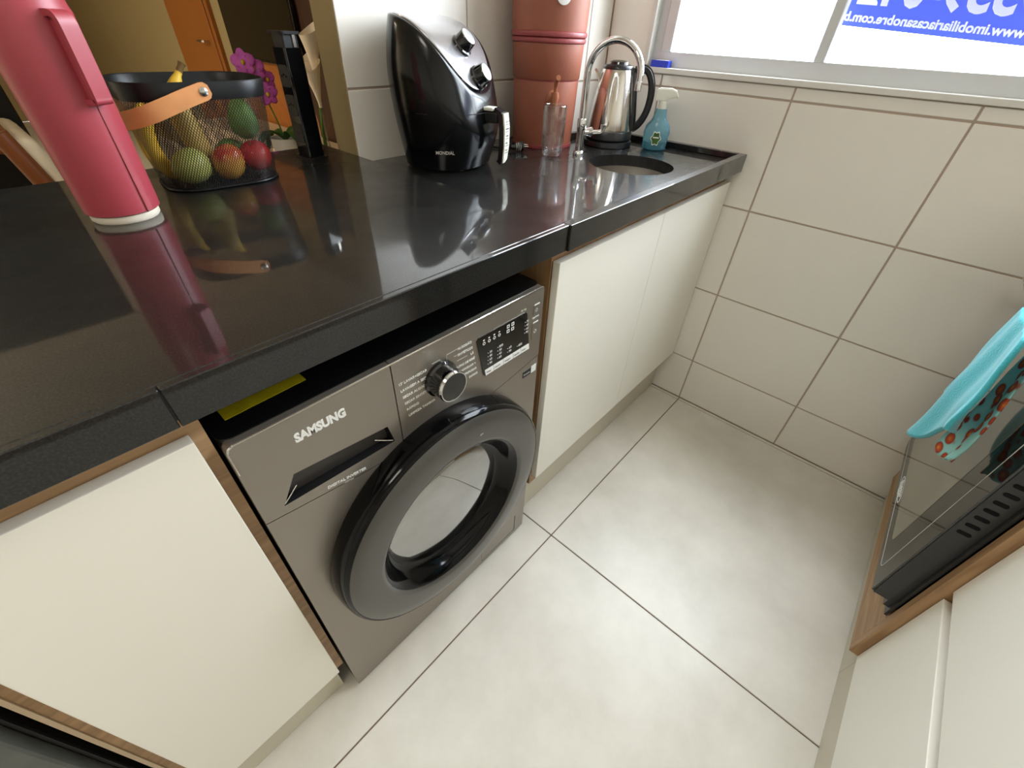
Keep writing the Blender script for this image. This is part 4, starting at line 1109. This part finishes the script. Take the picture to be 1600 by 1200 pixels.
fl = [(0.0125 * (1 + 0.13 * math.cos(6 * a)) * math.cos(a), 0.036 + 0.0165 * (1 + 0.13 * math.cos(6 * a)) * math.sin(a)) for a in [2 * PI * i / 48 for i in range(48)]]
lbl = obj('label', plate([(a * 1.16, 0.036 + (b - 0.036) * 1.16) for a, b in fl], [], 'y', -0.0268, -0.0240), 'print_white', sp)
obj('label_badge', plate(fl, [], 'y', -0.0272, -0.0262), 'leaf', lbl)
obj('label_band', box(-0.009, 0.009, -0.0276, -0.0268, 0.037, 0.0405), 'print_white', lbl)

# ---- blue soap box on the sill
t = thing('sponge_pack', 'small blue box with white top on the window sill behind the kettle', 'box', (W + 0.012, 0.352, 1.156), 0)
obj('box', box(-0.013, 0.012, -0.030, 0.030, 0.0, 0.018, 0.0015), 'blue_plastic', t)
obj('top_label', box(-0.011, 0.010, -0.022, 0.016, 0.018, 0.0186), 'print_white', t)

# ---- real-estate banner hung outside the window (read from the street)
t = thing('banner', 'blue banner with white mirrored lettering hung outside the right window pane', 'banner', (W + 0.115, -0.42, 1.25))
def bl(y, z): return (y + 0.42, z - 1.25)
bm = plate([bl(-1.02, 1.210), bl(-0.075, 1.276), bl(-0.075, 1.47), bl(-1.02, 1.405)], [], 'x', 0.0, 0.0012)
obj('sheet', bm, 'banner_blue', t)
# printed for the street, so it reads mirrored from inside
text('web_lettering', 'www.imobiliariacasanobre.com.br', 0.0265, 'banner_white', t, (-0.0012, -0.083 + 0.42, 1.2860 - 1.25), (0, 1, 0.062), (0, -0.062, 1), bold=0.0008, shear=0.15, ext=0.0005, sx=1.06, align='RIGHT')
text('phone_lettering', '9559-0424', 0.105, 'banner_white', t, (-0.0012, -0.060 + 0.42, 1.3240 - 1.25), (0, 1, 0.062), (0, -0.062, 1), bold=0.0030, shear=0.2, ext=0.0005, sx=0.92, align='RIGHT')

# ================================================================== LIVING ROOM BEHIND THE PENINSULA
t = thing('television', 'black flat television mounted on the wooden wall panel', 'television', (1.60, 3.46, 0.98))
obj('housing', L(box(1.585, 1.610, 2.77, 3.81, 0.985, 1.60, 0.004), (1.60, 3.46, 0.98)), 'tv_black', t)
obj('screen', L(box(1.5835, 1.585, 2.79, 3.79, 1.005, 1.585), (1.60, 3.46, 0.98)), 'gloss_black', t)
obj('stand_bracket', L(box(1.6105, 1.624, 3.0, 3.5, 1.1, 1.5), (1.60, 3.46, 0.98)), 'matte_black', t)
t = thing('wall_panel', 'orange wood wall panel with dark side strip behind the television', 'panel', (1.64, 3.2, 0))
obj('board', box(-0.0155, 0.0085, -0.37, 0.68, 0.02, 1.98, 0.002), 'orange_wood', t)
obj('side_strip', box(-0.020, 0.0085, -0.72, -0.372, 0.02, 1.98, 0.002), 'dark_wood', t)

t = thing('media_console', 'beige low media console under the television', 'console', (1.40, 3.0, 0))
obj('carcass', box(-0.17, 0.20, -0.70, 0.90, 0.06, 0.57, 0.004), 'beige_lacquer', t)
obj('top', box(-0.185, 0.20, -0.72, 0.92, 0.5705, 0.60, 0.003), 'beige_lacquer', t)
obj('plinth', box(-0.14, 0.19, -0.68, 0.88, 0.0, 0.06), 'matte_black', t)
for k in range(3):
    obj('drawer_front', box(-0.188, -0.1705, -0.695 + 0.53 * k, -0.175 + 0.53 * k, 0.08, 0.555, 0.003), 'beige_lacquer', t)

# calla lilies in a glass vase on the console
t = thing('lily_vase', 'white calla lilies in a slender glass vase on the console', 'flowers', (1.42, 2.375, 0.60))
obj('vase', lathe([(0.030, 0.0), (0.032, 0.004), (0.026, 0.05), (0.022, 0.12), (0.030, 0.20), (0.028, 0.20), (0.020, 0.12), (0.023, 0.05), (0.027, 0.008)], 24), 'clear_glass', t, True)
def lily(base, top, lean, sc):
    b = Vector(base); tp_ = Vector(top)
    st = obj('stem', tube(catmull([b, b.lerp(tp_, 0.5) + Vector((0, 0.01, 0)), tp_], 5), 0.0045, 8), 'stem_green', t, True)
    def f(th, v):
        r_ = sc * (0.008 + 0.045 * v ** 1.6)
        h = sc * (0.17 * v + 0.06 * v ** 3 * (0.5 + 0.5 * math.cos(th)) ** 1.5)
        return tp_ + Vector((r_ * math.cos(th) + lean[0] * h, r_ * math.sin(th) + lean[1] * h, h))
    bmx = grid(lambda u, v: f(2 * PI * u, v), 24, 14, True)
    fo_ = obj('spathe', bmx, 'lily_white', t, True, 180)
    obj('spadix', tube([tp_ + Vector((0, 0, 0.01)), tp_ + Vector((lean[0] * 0.1, lean[1] * 0.1, 0.11 * sc))], 0.006 * sc, 8), 'orchid_yellow', fo_, True)
lily((0, 0, 0.02), (0.0, -0.05, 0.37), (0.05, -0.12), 1.15)
lily((0.008, 0, 0.02), (0.01, -0.02, 0.27), (0.0, 0.12), 1.05)
lily((-0.006, 0.004, 0.02), (-0.01, -0.06, 0.24), (-0.1, -0.10), 1.0)

# orchid in a white pot on a small side table
t = thing('side_table', 'small round beige side table behind the peninsula', 'table', (0.86, 1.62, 0))
obj('table_top', lathe([(0.20, 0.735), (0.215, 0.74), (0.215, 0.752), (0.205, 0.756)], 48), 'beige_lacquer', t, True)
obj('leg', lathe([(0.022, 0.012), (0.018, 0.05), (0.018, 0.70), (0.05, 0.735)], 20), 'chair_wood', t, True)
obj('foot', lathe([(0.16, 0.0), (0.16, 0.008), (0.03, 0.02)], 36), 'chair_wood', t, True)
t = thing('orchid', 'pink orchid in a white ceramic pot on the side table', 'flowers', (0.86, 1.62, 0.7565))
obj('pot', lathe([(0.040, 0.0), (0.046, 0.004), (0.058, 0.085), (0.059, 0.092), (0.054, 0.092), (0.050, 0.078), (0.01, 0.074)], 36), 'white_ceramic', t, True)
obj('stem', tube(catmull([(0, 0, 0.075), (-0.01, 0.01, 0.15), (-0.03, 0.02, 0.24), (-0.055, 0.02, 0.31), (-0.09, 0.01, 0.345)], 6), 0.003, 8), 'stem_green', t, True)
for a, ln, dr_ in ((0.3, 0.14, 0.2), (1.9, 0.12, 0.5), (3.4, 0.15, 0.25), (4.8, 0.12, 0.15), (5.6, 0.16, 0.35)):
    dv = Vector((math.cos(a), math.sin(a), 0)); pv = Vector((-dv.y, dv.x, 0))
    def lf(u, v, dv=dv, pv=pv, ln=ln, dr_=dr_):
        return Vector((0, 0, 0.078)) + dv * (ln * v) + pv * ((u - 0.5) * 0.045 * math.sin(PI * min(1, v * 0.93 + 0.05)) ** 0.7) + Vector((0, 0, 0.05 * math.sin(PI * v) * 0.9 - dr_ * 0.12 * v * v + 0.010 * abs(u - 0.5)))
    o = obj('leaf', grid(lf, 7, 12), 'leaf', t, True, 180)
    o.modifiers.new('solid', 'SOLIDIFY').thickness = 0.0015
def petal(cn, nrm, size):
    nrm = Vector(nrm).normalized(); u_ = nrm.orthogonal().normalized(); v_ = nrm.cross(u_)
    g_ = None
    for k in range(5):
        a = 2 * PI * k / 5 + 0.3
        d_ = u_ * math.cos(a) + v_ * math.sin(a); s_ = nrm.cross(d_)
        wd_ = 0.52 if k % 2 else 0.66
        def f(u, v, d_=d_, s_=s_, wd_=wd_):
            return Vector(cn) + d_ * (size * v) + s_ * ((u - 0.5) * size * wd_ * math.sin(PI * (0.08 + 0.86 * v)) ** 0.7 * 1.5) + nrm * (0.25 * size * (v - v * v) - 0.06 * size * v)
        obj('petal', grid(f, 6, 7), 'orchid_pink', t, True, 180).modifiers.new('solid', 'SOLIDIFY').thickness = 0.0012
    bm = blob(lambda th, v: Vector(cn) + nrm * 0.006 + Vector((size * 0.16 * math.sin(PI * v) * math.cos(th), size * 0.16 * math.sin(PI * v) * math.sin(th), size * 0.2 * math.cos(PI * v))), 10, 8)
    obj('lip', bm, 'orchid_yellow', t, True)
for cn, nrm, sz in (((-0.085, -0.01, 0.345), (-0.5, -0.8, 0.1), 0.042), ((-0.055, -0.01, 0.325), (-0.3, -0.9, 0.2), 0.042), ((-0.015, -0.005, 0.290), (0.1, -0.9, 0.1), 0.038), ((-0.030, -0.015, 0.245), (-0.3, -0.9, -0.1), 0.040), ((-0.004, 0.0, 0.262), (0.5, -0.8, 0.1), 0.034)):
    petal(cn, nrm, sz)

# dining chair with an upholstered back, and a dark cabinet behind it
t = thing('dining_chair', 'wooden dining chair with cream upholstered back behind the peninsula', 'chair', (0.345, 1.42, 0), math.radians(90))
obj('seat', box(-0.22, 0.22, -0.22, 0.22, 0.42, 0.48, 0.02, 3), 'cream_fabric', t, True, 60)
obj('seat_frame', box(-0.215, 0.215, -0.215, 0.215, 0.385, 0.42, 0.004), 'chair_wood', t)
for fx in (-0.195, 0.195):
    obj('leg', box(fx - 0.02, fx + 0.02, -0.215, -0.175, 0.0, 0.385, 0.003), 'chair_wood', t)
    obj('back_post', tube([(fx, 0.20, 0.0), (fx, 0.20, 0.45), (fx, 0.265, 0.75), (fx, 0.325, 1.00)], [0.018, 0.024, 0.024, 0.020], 12), 'chair_wood', t, True)
bm = B(); add_box(bm, -0.19, 0.19, 0.165, 0.225, 0.54, 0.985, 0.028, 4)
for v in bm.verts: v.co.y += (v.co.z - 0.54) * 0.235 - 0.012 * math.cos(v.co.x * 8)
obj('backrest', bm, 'cream_fabric', t, True, 60)
obj('top_rail', box(-0.195, 0.195, 0.305, 0.345, 0.955, 1.005, 0.008), 'chair_wood', t)

t = thing('bookcase', 'tall black cabinet standing behind the dining chair', 'cabinet', (-0.285, 2.37, 0))
obj('carcass', box(-0.55, 0.42, -0.20, 0.20, 0.0, 1.85, 0.004), 'matte_black', t)
obj('door', box(-0.545, -0.068, -0.218, -0.2005, 0.06, 1.84, 0.003), 'soft_black', t)
obj('door', box(-0.062, 0.415, -0.218, -0.2005, 0.06, 1.84, 0.003), 'soft_black', t)
for kx in (-0.095, -0.035): obj('handle', tube([(kx, -0.224, 0.9), (kx, -0.224, 1.05)], 0.005, 8), 'steel', t)
